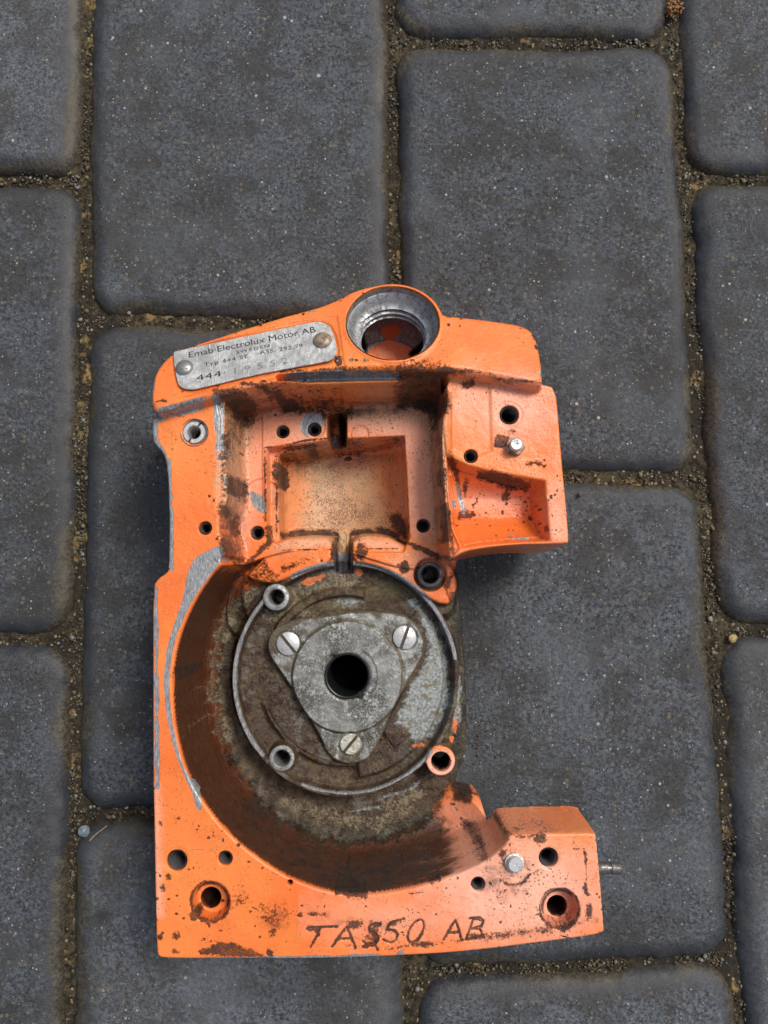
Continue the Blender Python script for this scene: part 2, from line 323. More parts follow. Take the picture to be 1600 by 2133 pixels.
def paver(q, fine, dz, tilt):
    q = [np.array(p) for p in q]                          # world mm: top-left, top-right, bottom-right, bottom-left
    g = 2.1; W = (np.linalg.norm(q[1] - q[0]) + np.linalg.norm(q[2] - q[3])) / 2; L = (np.linalg.norm(q[3] - q[0]) + np.linalg.norm(q[2] - q[1])) / 2
    step = 1.25 if fine else 5.0
    n, m = int(L / step), int(W / step)
    t, s = np.meshgrid(np.linspace(0, 1, n), np.linspace(0, 1, m), indexing='ij')
    X = (1 - s) * (1 - t) * q[0][0] + s * (1 - t) * q[1][0] + s * t * q[2][0] + (1 - s) * t * q[3][0]
    Y = (1 - s) * (1 - t) * q[0][1] + s * (1 - t) * q[1][1] + s * t * q[2][1] + (1 - s) * t * q[3][1]
    wob = (fbm(n, m, 34 if fine else 8, 2) - .5) * 3.6 + (fbm(n, m, 7 if fine else 3, 2) - .5) * 1.9 + (fbm(n, m, 3, 2) - .5) * .9
    lx, ly = (s - .5) * W, (t - .5) * L; R = 15.0
    dx, dy = np.abs(lx) - (W / 2 - g - R), np.abs(ly) - (L / 2 - g - R)
    d = -(np.hypot(np.maximum(dx, 0), np.maximum(dy, 0)) + np.minimum(np.maximum(dx, dy), 0) - R) + wob
    rr = 10.0 + (fbm(n, m, 60 if fine else 12, 2) - .5) * 5
    u = np.clip(rr - d, 0, rr)
    z = -(rr - np.sqrt(np.maximum(rr ** 2 - u ** 2, 0))) * .72
    z = np.where(d < 0, np.maximum(z + d * 2.5, -16), z)
    z += (fbm(n, m, 26 if fine else 7, 3) - .5) * .7 + (fbm(n, m, 2.5, 2) - .5) * .22 * (d > 1) + dz + tilt[0] * lx / 60 + tilt[1] * ly / 90 - .25
    if fine:
        for _ in range(26):
            a, b_, rad = rng.uniform(-W / 2, W / 2), rng.uniform(-L / 2, L / 2), rng.uniform(1.2, 3.6)
            z -= np.clip(1 - np.hypot(lx - a, (ly - b_) * rng.uniform(.7, 1.4)) / rad, 0, 1) ** .7 * rng.uniform(.15, .6)
    v = np.stack([X, Y, z], -1).reshape(-1, 3)
    idx = np.arange(n * m).reshape(n, m)
    f = np.stack([idx[:-1, :-1], idx[1:, :-1], idx[1:, 1:], idx[:-1, 1:]], -1).reshape(-1, 4)
    c = (q[0] + q[1] + q[2] + q[3]) / 4
    o = np_mesh('paver', v, f, M_paver, pavement, True, (c[0], c[1], 0)); o.location = (c[0] / 1000, c[1] / 1000, 0)
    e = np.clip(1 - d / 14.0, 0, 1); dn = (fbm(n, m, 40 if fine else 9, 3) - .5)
    dirt = np.clip(1 - (d + 0.5) / 7.0 + dn * 2.4, 0, 1)
    sn = 0 * e; wn = (fbm(n, m, 16 if fine else 5, 3) - .5) * 1.5
    for (u_, v_, ru, rv, val) in STAINS_SHADE:
        q_ = P(u_, v_); sn = np.maximum(sn, val * np.clip(1.35 - np.hypot((X - q_[0]) / (ru * .218), (Y - q_[1]) / (rv * .218)) + wn, 0, 1))
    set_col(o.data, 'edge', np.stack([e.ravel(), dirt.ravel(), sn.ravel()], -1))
for c in range(6):
    r = ROWS[c]
    for k in range(len(r) - 1):
        (yl0, yr0), (yl1, yr1) = r[k], r[k + 1]
        q = [P(jx(c, yl0), yl0), P(jx(c + 1, yr0), yr0), P(jx(c + 1, yr1), yr1), P(jx(c, yl1), yl1)]
        fine = c in (1, 2, 3, 4) and not (yl1 < 0 or yl0 > 2133)
        paver(q, fine, rng.uniform(-.5, .3), (rng.uniform(-.6, .6), rng.uniform(-.6, .6)))
# joint sand (one sheet under and between the pavers)
def sheet(x0, x1, y0, y1, st, z0, amp, name):
    n, m = int((y1 - y0) / st), int((x1 - x0) / st)
    Y, X = np.meshgrid(np.linspace(y0, y1, n), np.linspace(x0, x1, m), indexing='ij')
    Z = z0 + (fbm(n, m, 22, 3) - .5) * amp + (fbm(n, m, 3, 2) - .5) * amp * .45
    idx = np.arange(n * m).reshape(n, m)
    f = np.stack([idx[:-1, :-1], idx[:-1, 1:], idx[1:, 1:], idx[1:, :-1]], -1).reshape(-1, 4)
    return np_mesh(name, np.stack([X, Y, Z], -1).reshape(-1, 3), f, M_sand, pavement), (X, Y, Z)
xa, ya = P(-60, 2200); xb, yb = P(1660, -60)
sand, SG = sheet(xa - 25, xb + 25, ya, yb, 1.2, -6.0, 4.2, 'joint_sand')
sand['kind'] = 'stuff'
s2, _ = sheet(-30000, 30000, -30000, 30000, 500, -14, 1, 'bedding_sand')
# loose grit in the joints and a little on the pavers
def grains(name, pts, sizes, tint, parent, squash=.7):
    ico = np.array([(0, 0, 1), (.894, 0, .447), (.276, .851, .447), (-.724, .526, .447), (-.724, -.526, .447), (.276, -.851, .447),
                    (.724, .526, -.447), (-.276, .851, -.447), (-.894, 0, -.447), (-.276, -.851, -.447), (.724, -.526, -.447), (0, 0, -1)])
    fc = np.array([(0, 1, 2), (0, 2, 3), (0, 3, 4), (0, 4, 5), (0, 5, 1), (1, 6, 2), (2, 7, 3), (3, 8, 4), (4, 9, 5), (5, 10, 1),
                   (6, 7, 2), (7, 8, 3), (8, 9, 4), (9, 10, 5), (10, 6, 1), (11, 7, 6), (11, 8, 7), (11, 9, 8), (11, 10, 9), (11, 6, 10)])
    n = len(pts); v = np.repeat(ico[None], n, 0) * (1 + rng.uniform(-.28, .28, (n, 12, 1)))
    sc = sizes[:, None, None] * np.stack([rng.uniform(.7, 1.4, n), rng.uniform(.7, 1.3, n), rng.uniform(.5, .9, n) * squash / .7], -1)[:, None, :]
    v = v * sc; a = rng.uniform(0, 6.28, n)[:, None]; x = v[..., 0] * np.cos(a) - v[..., 1] * np.sin(a); y = v[..., 0] * np.sin(a) + v[..., 1] * np.cos(a)
    v = np.stack([x, y, v[..., 2]], -1) + np.asarray(pts)[:, None, :]
    f = fc[None] + (np.arange(n) * 12)[:, None, None]
    o = np_mesh(name, v.reshape(-1, 3), f.reshape(-1, 3), M_grain, parent, False)
    set_col(o.data, 'tint', np.repeat(tint, 12, 0)); return o
pts = []; 
def add_joint(a, b, cnt, wid):
    a, b = np.array(P(*a)), np.array(P(*b)); dvec = b - a; nrm = np.array([-dvec[1], dvec[0]]) / np.linalg.norm(dvec)
    dens = bicubic_up(rng.rand(1, 24).repeat(3, 0), 3, 400)[1]
    for _ in range(cnt):
        t = rng.rand()
        if rng.rand() > dens[int(t * 399)] ** 1.2 * 1.4: continue
        p = a + dvec * t + nrm * rng.normal(0, wid); pts.append((p[0], p[1], rng.uniform(-6.2, -4.6)))
for k in range(2, 5): add_joint((jx(k, -20), -20), (jx(k, 2150), 2150), 3400, 1.9)
for c in range(1, 5):
    for (yl, yr) in ROWS[c]:
        if -20 < yl < 2150: add_joint((jx(c, yl), yl), (jx(c + 1, yr), yr), 1200, 1.9)
pts = np.array(pts); n = len(pts)
tint = np.stack([rng.rand(n) ** 1.3, (rng.rand(n) < .14) * rng.uniform(.4, 1, n)], -1)
big = [p for p in pts[rng.choice(n, 170)]]; big = np.array(big); big[:, 2] += .4
loose = np.array([[*P(rng.uniform(20, 1580), rng.uniform(20, 2110)), 0.12] for _ in range(200)])
g2 = grains('loose_grit', np.concatenate([big, loose]), np.concatenate([rng.uniform(.5, 1.15, 170), rng.uniform(.16, .42, 200)]), np.stack([rng.uniform(.4, 1.3, 370), (rng.rand(370) < .3) * rng.uniform(.5, 1.5, 370)], -1), pavement); g2['kind'] = 'stuff'
cl = np.array([[*np.add(P(1405, 12), rng.normal(0, 2.0, 2)), rng.uniform(-3, .3)] for _ in range(110)])
clo = grains('lichen_clump', cl, rng.uniform(.3, .9, 110), np.zeros((110, 2)), pavement); clo['kind'] = 'stuff'; clo.data.materials[0] = mat_plain('orange_brown_lichen', (.26, .12, .035), .8, 0, .5)
dbp = []
for (u_, v_, sp, k_) in ((300, 1000, 26, 30), (315, 1690, 30, 26), (1010, 1190, 24, 14), (1000, 1560, 30, 30), (620, 2030, 120, 34), (1240, 2000, 60, 16), (600, 620, 80, 20), (1230, 1000, 30, 14)):
    for _ in range(k_): q_ = P(rng.normal(u_, sp), rng.normal(v_, sp)); dbp.append((q_[0], q_[1], .15))
dbo = grains('dirt_crumbs', np.array(dbp), rng.gamma(2, .11, len(dbp)) + .12, np.zeros((len(dbp), 2)), pavement); dbo['kind'] = 'stuff'; dbo.data.materials[0] = mat_plain('dark_crumb', (.075, .045, .028), .7, 0, .6)
go = grains('grit', pts, rng.gamma(2.0, .11, n) + .14, tint, pavement); go['kind'] = 'stuff'

# ================================================================ ENGINE HOUSING
M_cast = mat_casting()
T = 60.0; LEDGE = 33.0; FLOOR = 16.0; RING = 29.5
root = bpy.data.objects.new('engine_housing', None); link(root)
ox_, oy_ = P(760, 1300, 0); ORG = (ox_, oy_, 0.0); root.location = (ox_ / 1000, oy_ / 1000, 0)
root['label'] = 'worn orange chainsaw crankcase with silver nameplate lying on dark grey paving stones'
root['category'] = 'engine part'

ST = 0.2
x0, x1 = P(285, 1300, 50)[0], P(1300, 1300, 50)[0]
y1, y0 = P(800, 560, 40)[1], P(800, 2030, 50)[1]
nx, ny = int((x1 - x0) / ST), int((y1 - y0) / ST)
gx = (x0 + ST * np.arange(nx)).astype(np.float32); gy = (y0 + ST * np.arange(ny)).astype(np.float32)
GX, GY = np.meshgrid(gx, gy)                                     # [row=y, col=x]

def chaikin(p, it=2, ratio=.25):
    p = [np.array(q, float) for q in p]
    for _ in range(it):
        o = []
        for i in range(len(p)):
            a, b = p[i], p[(i + 1) % len(p)]; o += [a * (1 - ratio) + b * ratio, a * ratio + b * (1 - ratio)]
        p = o
    return [tuple(q) for q in p]
def win(pts, m):
    a = np.array(pts); lo, hi = a.min(0) - m, a.max(0) + m
    i0, i1 = np.searchsorted(gx, [lo[0], hi[0]]); j0, j1 = np.searchsorted(gy, [lo[1], hi[1]])
    return slice(max(j0, 0), min(j1, ny)), slice(max(i0, 0), min(i1, nx))
def poly_sdf(pts, sl):
    X, Y = GX[sl], GY[sl]; p = np.array(pts, np.float32); n = len(p)
    d = np.full(X.shape, 1e9, np.float32); ins = np.zeros(X.shape, bool)
    for i in range(n):
        a, b = p[i], p[(i + 1) % n]; e = b - a; L = float(e @ e)
        if L < 1e-9: continue
        wx, wy = X - a[0], Y - a[1]; t = np.clip((wx * e[0] + wy * e[1]) / L, 0, 1)
        d = np.minimum(d, (wx - e[0] * t) ** 2 + (wy - e[1] * t) ** 2)
        if a[1] != b[1]:
            c = ((a[1] <= Y) != (b[1] <= Y)) & (X < (b[0] - a[0]) * (Y - a[1]) / (b[1] - a[1]) + a[0]); ins ^= c
    d = np.sqrt(d); return np.where(ins, -d, d)
def line_sdf(pts, sl):
    X, Y = GX[sl], GY[sl]; p = np.array(pts, np.float32); d = np.full(X.shape, 1e9, np.float32)
    for a, b in zip(p, p[1:]):
        e = b - a; L = float(e @ e) + 1e-9; wx, wy = X - a[0], Y - a[1]; t = np.clip((wx * e[0] + wy * e[1]) / L, 0, 1)
        d = np.minimum(d, (wx - e[0] * t) ** 2 + (wy - e[1] * t) ** 2)
    return np.sqrt(d)
class S:                                                          # a shape: window + signed distance
    def __init__(s, sl, d): s.sl, s.d = sl, d
def poly(px, z, smooth=1, m=9.0, grow=0.0, mm=False):
    p = px if mm else PP(px, z); p = chaikin(p, smooth) if smooth else p
    sl = win(p, m + 3); return S(sl, poly_sdf(p, sl) - grow)
def ell(px, py, rx, ry, z, m=9.0, rot=0.0):
    c = P(px, py, z); k = mmpx(z, py); a, b = rx * k, ry * k
    sl = win([(c[0] - max(a, b), c[1] - max(a, b)), (c[0] + max(a, b), c[1] + max(a, b))], m)
    X, Y = GX[sl] - c[0], GY[sl] - c[1]; cr, sr = math.cos(rot), math.sin(rot); X, Y = X * cr + Y * sr, -X * sr + Y * cr
    r = np.hypot(X / a, Y / b); return S(sl, ((r - 1) * min(a, b)).astype(np.float32) if a != b else (np.hypot(X, Y) - a).astype(np.float32))
def stroke(px, z, wpx, m=6.0):
    p = PP(px, z); sl = win(p, m + wpx * .2); return S(sl, line_sdf(p, sl) - wpx * mmpx(z) / 2)
Z = np.full((ny, nx), -1.0, np.float32)
def drop(t, r): u = np.clip(r - t, 0, r); return r - np.sqrt(np.maximum(r * r - u * u, 0))
def raise_(sh, top, rt=.8, rb=.8, draft=.05):
    z = Z[sh.sl]; d = sh.d; topv = top[sh.sl] if isinstance(top, np.ndarray) else top
    inside = topv - drop(-d, rt)
    wall = topv - rt - d / draft
    Wd = np.maximum(topv - rt - z, 0) * draft
    foot = z + drop(np.clip(d - Wd, 0, rb), rb) * (d < Wd + rb) * (topv > z + rb)
    Z[sh.sl] = np.where(d <= 0, np.maximum(z, inside), np.maximum(z, np.maximum(wall, foot)))
def cut(sh, floor, top, rt=.8, rb=.8, draft=.05):
    z = Z[sh.sl]; d = sh.d; fl = floor[sh.sl] if isinstance(floor, np.ndarray) else floor
    z = np.where((d > 0) & (d < rt), np.minimum(z, np.maximum(z - drop(np.clip(d, 0, rt), rt), fl)), z)
    t = -d; wall = top - rt - t / draft; Wd = np.maximum((top - rt - fl), 0) * draft
    h = np.maximum(wall, fl + drop(np.clip(t - Wd, 0, rb), rb) * (t > Wd) * 1.0)
    Z[sh.sl] = np.where(d <= 0, np.minimum(z, h), z)
def offset(sh, dz, soft=.5):
    Z[sh.sl] += dz * np.clip(-sh.d / soft, 0, 1)

# -- lower body: bowl floor slab and what stands under the deck
lowbody = [(380, 1235), (382, 1895), (800, 1900), (1150, 1872), (1185, 1850), (1180, 1730), (1060, 1712), (995, 1664), (958, 1656), (950, 1630), (968, 1590), (975, 1540), (975, 1450), (968, 1330), (958, 1250),
           (945, 1165), (1000, 1110), (1090, 1000), (1060, 800), (830, 700), (450, 800), (405, 880), (412, 1150)]
raise_(poly(lowbody, 20, 1), FLOOR, 2.0, 0, .06)
# -- deck
deck = [(317, 860), (316, 918), (325, 930), (339, 945), (347, 972), (351, 1060), (351, 1120), (350, 1186), (344, 1194), (329, 1203), (317, 1220), (317, 1420), (317, 1608), (319, 1702), (321, 1820), (323, 1921),
        (325, 1980), (328, 1993), (336, 1998), (425, 1999), (550, 1999), (644, 1999), (760, 1996), (850, 1992), (935, 1987), (1025, 1978), (1110, 1967), (1190, 1957), (1260, 1946), (1260, 1930), (1250, 1810), (1244, 1745), (1241, 1734),
        (1180, 1735), (1120, 1736), (1070, 1738), (1058, 1741), (1052, 1759), (1000, 1800), (940, 1700), (955, 1450), (950, 1200), (938, 1165), (932, 1000), (931, 780), (870, 760), (600, 760), (430, 800)]
# the crank side of the deck is hollowed out by 'bowl' below
deck_s = poly(deck, T, 1)
raise_(deck_s, T, 1.1, 1.5, .03)
blk = [(915, 790), (1000, 775), (1150, 800), (1158, 819), (1162, 830), (1172, 960), (1180, 1040), (1187, 1127), (1184, 1134), (1130, 1135), (1070, 1136), (1010, 1143), (965, 1151), (940, 1167), (925, 1160), (915, 1000)]
raise_(poly(blk, T, 1), T, 1.1, 1.5, .03)
# -- crank bowl
bowl = [(457, 1178), (432, 1212), (412, 1242), (384, 1300), (367, 1355), (360, 1411), (362, 1482), (373, 1552), (396, 1625), (431, 1682), (470, 1730), (520, 1775), (581, 1817), (628, 1839), (675, 1855), (722, 1863),
        (765, 1863), (812, 1858), (865, 1848), (935, 1827), (984, 1807), (1026, 1783), (1052, 1761), (1058, 1741), (1062, 1650), (1080, 1500), (1080, 1300), (1040, 1180), (945, 1166), (860, 1180), (760, 1150), (700, 1130), (600, 1130), (520, 1150)]
bowl_s = poly(bowl, T, 2, m=12)
zfl = np.full_like(Z, FLOOR)
# scroll wall: leans out, wide foot radius
z = Z[bowl_s.sl]; t = -bowl_s.d
h = np.maximum(T - 1.2 - t / .05, FLOOR + drop(np.clip(t - 1.6, 0, 8), 8))
lowm = z > FLOOR + .5
Z[bowl_s.sl] = np.where((bowl_s.d <= 0) & lowm, np.minimum(z, h), np.where((bowl_s.d > 0) & (bowl_s.d < 1.2) & (z > T - 2), z - drop(np.clip(bowl_s.d, 0, 1.2), 1.2), z))
# flank that runs out to the arm: keep the wall skirt where the slab ends
flank = poly([(1058, 1742), (1046, 1700), (1000, 1664), (955, 1656), (925, 1672), (900, 1700), (870, 1780), (960, 1790), (1020, 1775)], 32, 1)
fz = FLOOR + 13 * np.clip((GX - P(905, 1720, 25)[0]) / 22, 0, 1) ** 1.5
m_ = flank.d < 0
Z[flank.sl] = np.where(m_, np.maximum(Z[flank.sl], np.minimum(fz[flank.sl], FLOOR + 1 + (-flank.d) * 2.2)), Z[flank.sl])
# -- arm underside: chamfered side wall that stops well above the ground
# -- cylinder recess
recess = [(467, 829), (468, 900), (470, 960), (473, 1000), (473, 1035), (470, 1048), (458, 1073), (456, 1102), (465, 1127), (470, 1150), (462, 1175), (520, 1200), (600, 1230), (700, 1240), (860, 1230), (925, 1185), (937, 1165), (932, 1100), (925, 1000), (920, 920), (921, 870), (930, 850), (931, 815), (925, 796), (905, 788), (840, 795), (700, 800), (549, 806), (480, 822)]
rec_s = poly(recess, T, 1, m=10)
z = Z[rec_s.sl]; t = -rec_s.d
h = np.maximum(T - 1.2 - t / .09, LEDGE + drop(np.clip(t - 2.2, 0, 2.0), 2.0))
near = GY[rec_s.sl] > P(700, 1185, LEDGE)[1]
Z[rec_s.sl] = np.where((rec_s.d <= 0) & near, np.minimum(z, np.maximum(h, 0)), np.where((rec_s.d > 0) & (rec_s.d < 1.2) & (z > T - 2), z - drop(np.clip(rec_s.d, 0, 1.2), 1.2), z))
# restore ledge height where the bowl had already cut it
led = poly([(478, 846), (700, 850), (900, 836), (912, 1000), (922, 1130), (937, 1168), (905, 1155), (868, 1134), (856, 1120), (850, 1100), (560, 1100), (572, 1128), (530, 1155), (494, 1184), (480, 1160), (484, 1120), (484, 1080), (490, 1060), (488, 900)], LEDGE, 0)
raise_(led, LEDGE, .6, .6, .05)
# ledge steps: border on the left/right a little lower
offset(poly([(474, 850), (548, 850), (548, 930), (548, 1060), (505, 1075), (480, 1075), (486, 900)], LEDGE, 0), -.7)
offset(poly([(890, 850), (930, 850), (930, 1130), (914, 1124), (905, 960)], LEDGE, 0), -.9, 1.5)
# -- inner window down to the crank chamber
cav_f = 4 + 11 * np.clip(np.abs(GX - P(712, 1000, 10)[0]) / 26, 0, 1) ** 2.2
cut(poly([(556, 933), (600, 928), (690, 916), (715, 913), (760, 912), (842, 908), (846, 967), (853, 1122), (840, 1140), (700, 1150), (590, 1140), (566, 1128), (556, 1100)], LEDGE, 0), LEDGE - 6.0, LEDGE, .5, .5, .08)
cut(poly([(576, 945), (605, 938), (664, 924), (690, 918), (760, 914), (840, 910), (844, 967), (851, 1122), (840, 1150), (700, 1150), (590, 1145), (578, 1122)], LEDGE, 0), cav_f, LEDGE, .5, 2.0, .03)
cut(poly([(682, 862), (722, 858), (722, 925), (682, 930)], LEDGE, 0), 14.0, LEDGE, .7, 1.5, .03)
# -- bearing seats
seatz = np.full_like(Z, 31.5)
ycr = P(700, 1144, 31)[1]
seatz = np.where(GY > ycr, 31.5 - (GY - ycr) * .42, 31.5).astype(np.float32)
seatL = [(516, 1196), (562, 1150), (576, 1131), (598, 1120), (652, 1116), (690, 1119), (692, 1175), (640, 1188), (598, 1205), (570, 1215), (540, 1212), (520, 1205)]
seatR = [(734, 1116), (799, 1113), (836, 1132), (862, 1148), (896, 1160), (938, 1172), (950, 1210), (948, 1250), (925, 1262), (880, 1240), (820, 1195), (770, 1175), (735, 1170)]
raise_(poly([(505, 1200), (560, 1175), (640, 1190), (620, 1240), (560, 1290), (515, 1300), (500, 1250)], 25, 2, m=14), 25.5, 2.5, 3.0, 1.3)
raise_(poly([(880, 1160), (938, 1172), (944, 1210), (946, 1270), (925, 1290), (880, 1260)], 27, 2, m=14), 27.5, 2.5, 2.0, .25)
for q in (seatL, seatR): raise_(poly(q, 31, 1), seatz, 1.3, 1.5, .12)
# brown shelf left of ring, slopes into the bowl
Z0 = Z.copy()
# -- crank ring and dish
cx, cy = P(720, 1411, RING); kr = mmpx(RING, 1411)
RR = np.hypot((GX - cx), (GY - cy) * .975).astype(np.float32); AN = np.degrees(np.arctan2(-(GY - cy), GX - cx))   # 0 right, 90 down in the picture
Ro, Ri = 237 * kr, 227 * kr
dish = RR < Ri
full = slice(0, ny), slice(0, nx)
ringS = S(full, np.maximum(RR - Ro, Ri - RR))
near_ring = RR < Ro + 12
body = S(full, RR - Ro)
zz = Z.copy(); raise_(body, 26.0, 1.0, 1.5, .10)
rr_ = RR / kr
dz = 24.0 - 2.2 * np.clip((rr_ - 150) / 40, 0, 1) + 1.2 * np.clip((rr_ - 195) / 20, 0, 1)
dz = dz + (fbm(ny, nx, 40, 3) - .5) * 1.4 + (fbm(ny, nx, 8, 3) - .5) * .8
Z[...] = np.where(dish, dz, Z)
raise_(ringS, RING, .35, .5, .06)
# raised oil-pump step on the right of the dish
raise_(S(full, np.maximum(np.maximum(rr_ - 205, 150 - rr_), (np.abs(AN - 20) - 62) * 2.2) * kr), 25.4, .8, .9, .4)
raise_(S(full, np.maximum(np.maximum(rr_ - 178, 120 - rr_), (np.abs(AN - 22) - 34) * 2.2) * kr), 26.2, .9, .9, .5)
raise_(S(full, np.maximum(np.maximum(rr_ - 180, 165 - rr_), (np.abs(AN + 112) - 34) * 3) * kr), 26.0, .5, .8, .2)
raise_(S(full, np.maximum(np.maximum(rr_ - 176, 140 - rr_), (np.abs(AN - 118) - 40) * 3) * kr), 25.1, 1.2, 2.0, .8)
# dark relief groove left of the ring
gr = np.clip(1 - np.abs(rr_ - 246) / 9, 0, 1) * (np.clip(1 - np.abs(np.abs(AN) - 180 + 12) / 40, 0, 1))
Z[...] = np.where((rr_ > 237), Z - 5 * gr * (Z < 30), Z)
# slot between the seats runs into the ring
cut(poly([(692, 1108), (733, 1108), (734, 1193), (695, 1195)], 31, 0), 13.0, 31.5, .5, 1.2, .02)
cut(ell(724, 1407, 46, 46, 24), 3.0, 27, .3, .3, .02)
# right side: body wall slopes outwards
# -- side pocket in the block
pk = [(929, 944), (948, 958), (975, 971), (1030, 984), (1085, 994), (1134, 1003), (1139, 1060), (1144, 1126), (1090, 1128), (1010, 1133), (962, 1140), (944, 1100), (934, 1020)]
pk_s = poly(pk, T, 0)
yA, yB = P(1000, 985, T)[1], P(1000, 1135, T)[1]; fr = np.clip((yA - GY) / (yA - yB), 0, 1)
pf = (T - 15.5 + 2.2 * np.clip(1 - fr / .30, 0, 1) ** 1.5 * 3 + 10.5 * np.clip((fr - .55) / .45, 0, 1) ** 1.4).astype(np.float32)
cut(pk_s, pf, T, 1.1, 3.0, .22)
offset(ell(1110, 1060, 22, 26, T - 14, 4), .5, .3)
# thin web between recess and pocket is a little lower than the deck
offset(poly([(921, 870), (931, 930), (934, 1020), (944, 1100), (962, 1140), (940, 1168), (932, 1100), (925, 1000)], T, 0), -1.6, 1.0)
# block: the part nearer the filler is on a slightly different level
offset(poly([(934, 790), (1023, 785), (1025, 870), (1028, 940), (980, 960), (934, 935)], T, 0), -.5, 1.0)

# -- bar that carries the nameplate and the filler neck
TB = T + 8
bar = [(316, 858), (313, 830), (315, 797), (324, 770), (340, 748), (362, 730), (400, 716), (444, 702), (501, 683), (560, 665), (602, 652), (645, 641), (682, 629), (710, 614), (740, 600), (772, 591), (800, 587), (835, 589),
       (869, 601), (892, 618), (908, 640), (920, 652), (950, 656), (1000, 661), (1050, 668), (1085, 674), (1106, 684), (1118, 700), (1126, 735), (1131, 772), (1133, 800), (1128, 806), (1090, 800), (1040, 789), (990, 780), (950, 774), (870, 771), (740, 771), (650, 782), (573, 794), (500, 812),
       (440, 829), (380, 845), (330, 862)]
def bar_pt(u, v):                                               # the bar's top leans back: z falls towards its far edge
    ylow = np.interp(u, [316, 415, 573, 740, 950, 1131], [865, 836, 797, 772, 775, 806])
    return max(0.0, ylow - v)
SL = math.tan(math.radians(19))
def bar_z(u, v): return TB - bar_pt(u, v) * .178 * SL
bar_mm = [P(u, v, bar_z(u, v)) for u, v in bar]
lowc = [P(u, v, TB) for u, v in ((250, 883), (316, 865), (415, 836), (573, 797), (740, 772), (950, 775), (1131, 806), (1200, 815))]
yl = np.interp(gx, [q[0] for q in lowc], [q[1] for q in lowc]).astype(np.float32)
ksm = np.ones(61) / 61; yl = np.convolve(np.pad(yl, 30, mode='edge'), ksm, 'valid').astype(np.float32)
bt = TB - np.maximum(GY - yl[None, :], 0) * SL
bar_s = poly(bar_mm, 0, 1, mm=True, m=12)
z = Z[bar_s.sl]; d = bar_s.d
rbar = 1.6 + 2.6 * np.clip(1 - (GY - yl[None, :])[bar_s.sl] / 7, 0, 1)
topz = bt[bar_s.sl] - drop(-d, rbar) * .95
wall = bt[bar_s.sl] - 4.0 - np.maximum(d, 0) / .05
Z[bar_s.sl] = np.where(d <= 0, np.maximum(z, topz), np.maximum(z, np.maximum(wall, z + drop(np.clip(d, 0, 1.2), 1.2) * (z > T - 3))))
def bz(u, v):                                                   # height of the bar top under a traced point
    zz = TB
    for _ in range(4):
        p = P(u, v, zz); zz = TB - max(p[1] - float(np.interp(p[0], gx, yl)), 0) * SL
    return zz
# recessed bed for the nameplate, fine border step
plate_px = [(364, 760), (362, 735), (369, 733), (492, 707), (600, 684), (652, 673), (668, 672), (686, 680), (696, 700), (702, 726), (701, 739), (694, 749), (678, 755), (540, 780), (470, 797), (404, 813), (380, 810), (371, 800)]
plate_mm = [P(u, v, bz(u, v)) for u, v in plate_px]
pl_s = poly(plate_mm, 0, 0, mm=True, grow=1.3); offset(pl_s, -.7, .8)
offset(poly([P(u, v, bz(u, v)) for u, v in [(356, 733), (600, 672), (704, 655), (722, 775), (700, 770), (380, 828), (366, 815)]], 0, 0, mm=True), -.5, .6)
# filler hole
FC = (818, 671); fzc = bz(*FC); fc = P(*FC, fzc); FR = 96.5 * mmpx(fzc, 671)
AX = math.radians(21)
sl = win([(fc[0] - FR, fc[1] - FR), (fc[0] + FR, fc[1] + FR)], 6)
Xn, Yn = GX[sl] - fc[0], (GY[sl] - fc[1]) / math.cos(AX)
fil_s = S(sl, (np.hypot(Xn, Yn) - FR).astype(np.float32))
# collar: keeps the bar full height round the hole
col_z = (fzc - (GY - fc[1]) * math.tan(AX)).astype(np.float32)
raise_(S(sl, fil_s.d - 1.8), col_z, 1.2, .5, .2)
zf = np.full_like(Z, 24.0)
cut(fil_s, zf, 90.0, 0.6, 1.0, .004)
# tank bottom step
ts = poly([(745, 790), (750, 728), (780, 713), (818, 709), (850, 718), (885, 745), (900, 790)], 24, 1)
Z[ts.sl] = np.where((ts.d < 0) & (Z[ts.sl] < 26), Z[ts.sl] + 2.0, Z[ts.sl])
# groove under the bar: cast slit with a thin lip in front of the recess
cut(stroke([(585, 795), (640, 791), (700, 789), (760, 788), (832, 788)], T, 11), T - 1.2, T, .5, .8, .2)

# -- holes: (u, v, radius px, z of surface, depth floor)
HOLES = [(406, 900, 24, T, 44), (427, 1100, 12.5, T, 30), (469, 1166, 9, T, 45), (368, 1793, 20, T, 38), (469, 1788, 13.5, T, 25), (604, 1839, 4.5, T, 54), (996, 1842, 13, T, 30), (1143, 1787, 18.5, T, 36),
         (1061, 864, 18.5, T, 34), (981, 950, 13, T, 34), (589, 899, 12.5, LEDGE, 18), (655, 894, 13, LEDGE, 14), (536, 1110, 13, LEDGE, 8), (882, 1095, 13, LEDGE, 16),
         (575, 1244, 17, 29, 3), (587, 1580, 17, 29, 3), (896, 1197, 18, 29, 3), (918, 1585, 19, 29, 3)]
# bosses
for u, v, r, top in ((575, 1244, 29, 29.5), (587, 1580, 28, 29.5), (918, 1585, 31, 30.5)):
    raise_(ell(u, v, r, r, top), top, .7, 1.0, .06)
raise_(ell(896, 1197, 43, 43, 31), 31.5, .9, 1.0, .05); cut(ell(896, 1197, 34, 34, 31), 28.5, 31.5, .6, .5, .05)
for u, v, r, zt, zfl_ in HOLES: cut(ell(u, v, r, r, zt, 4), zfl_, zt, .35, .3, .02)
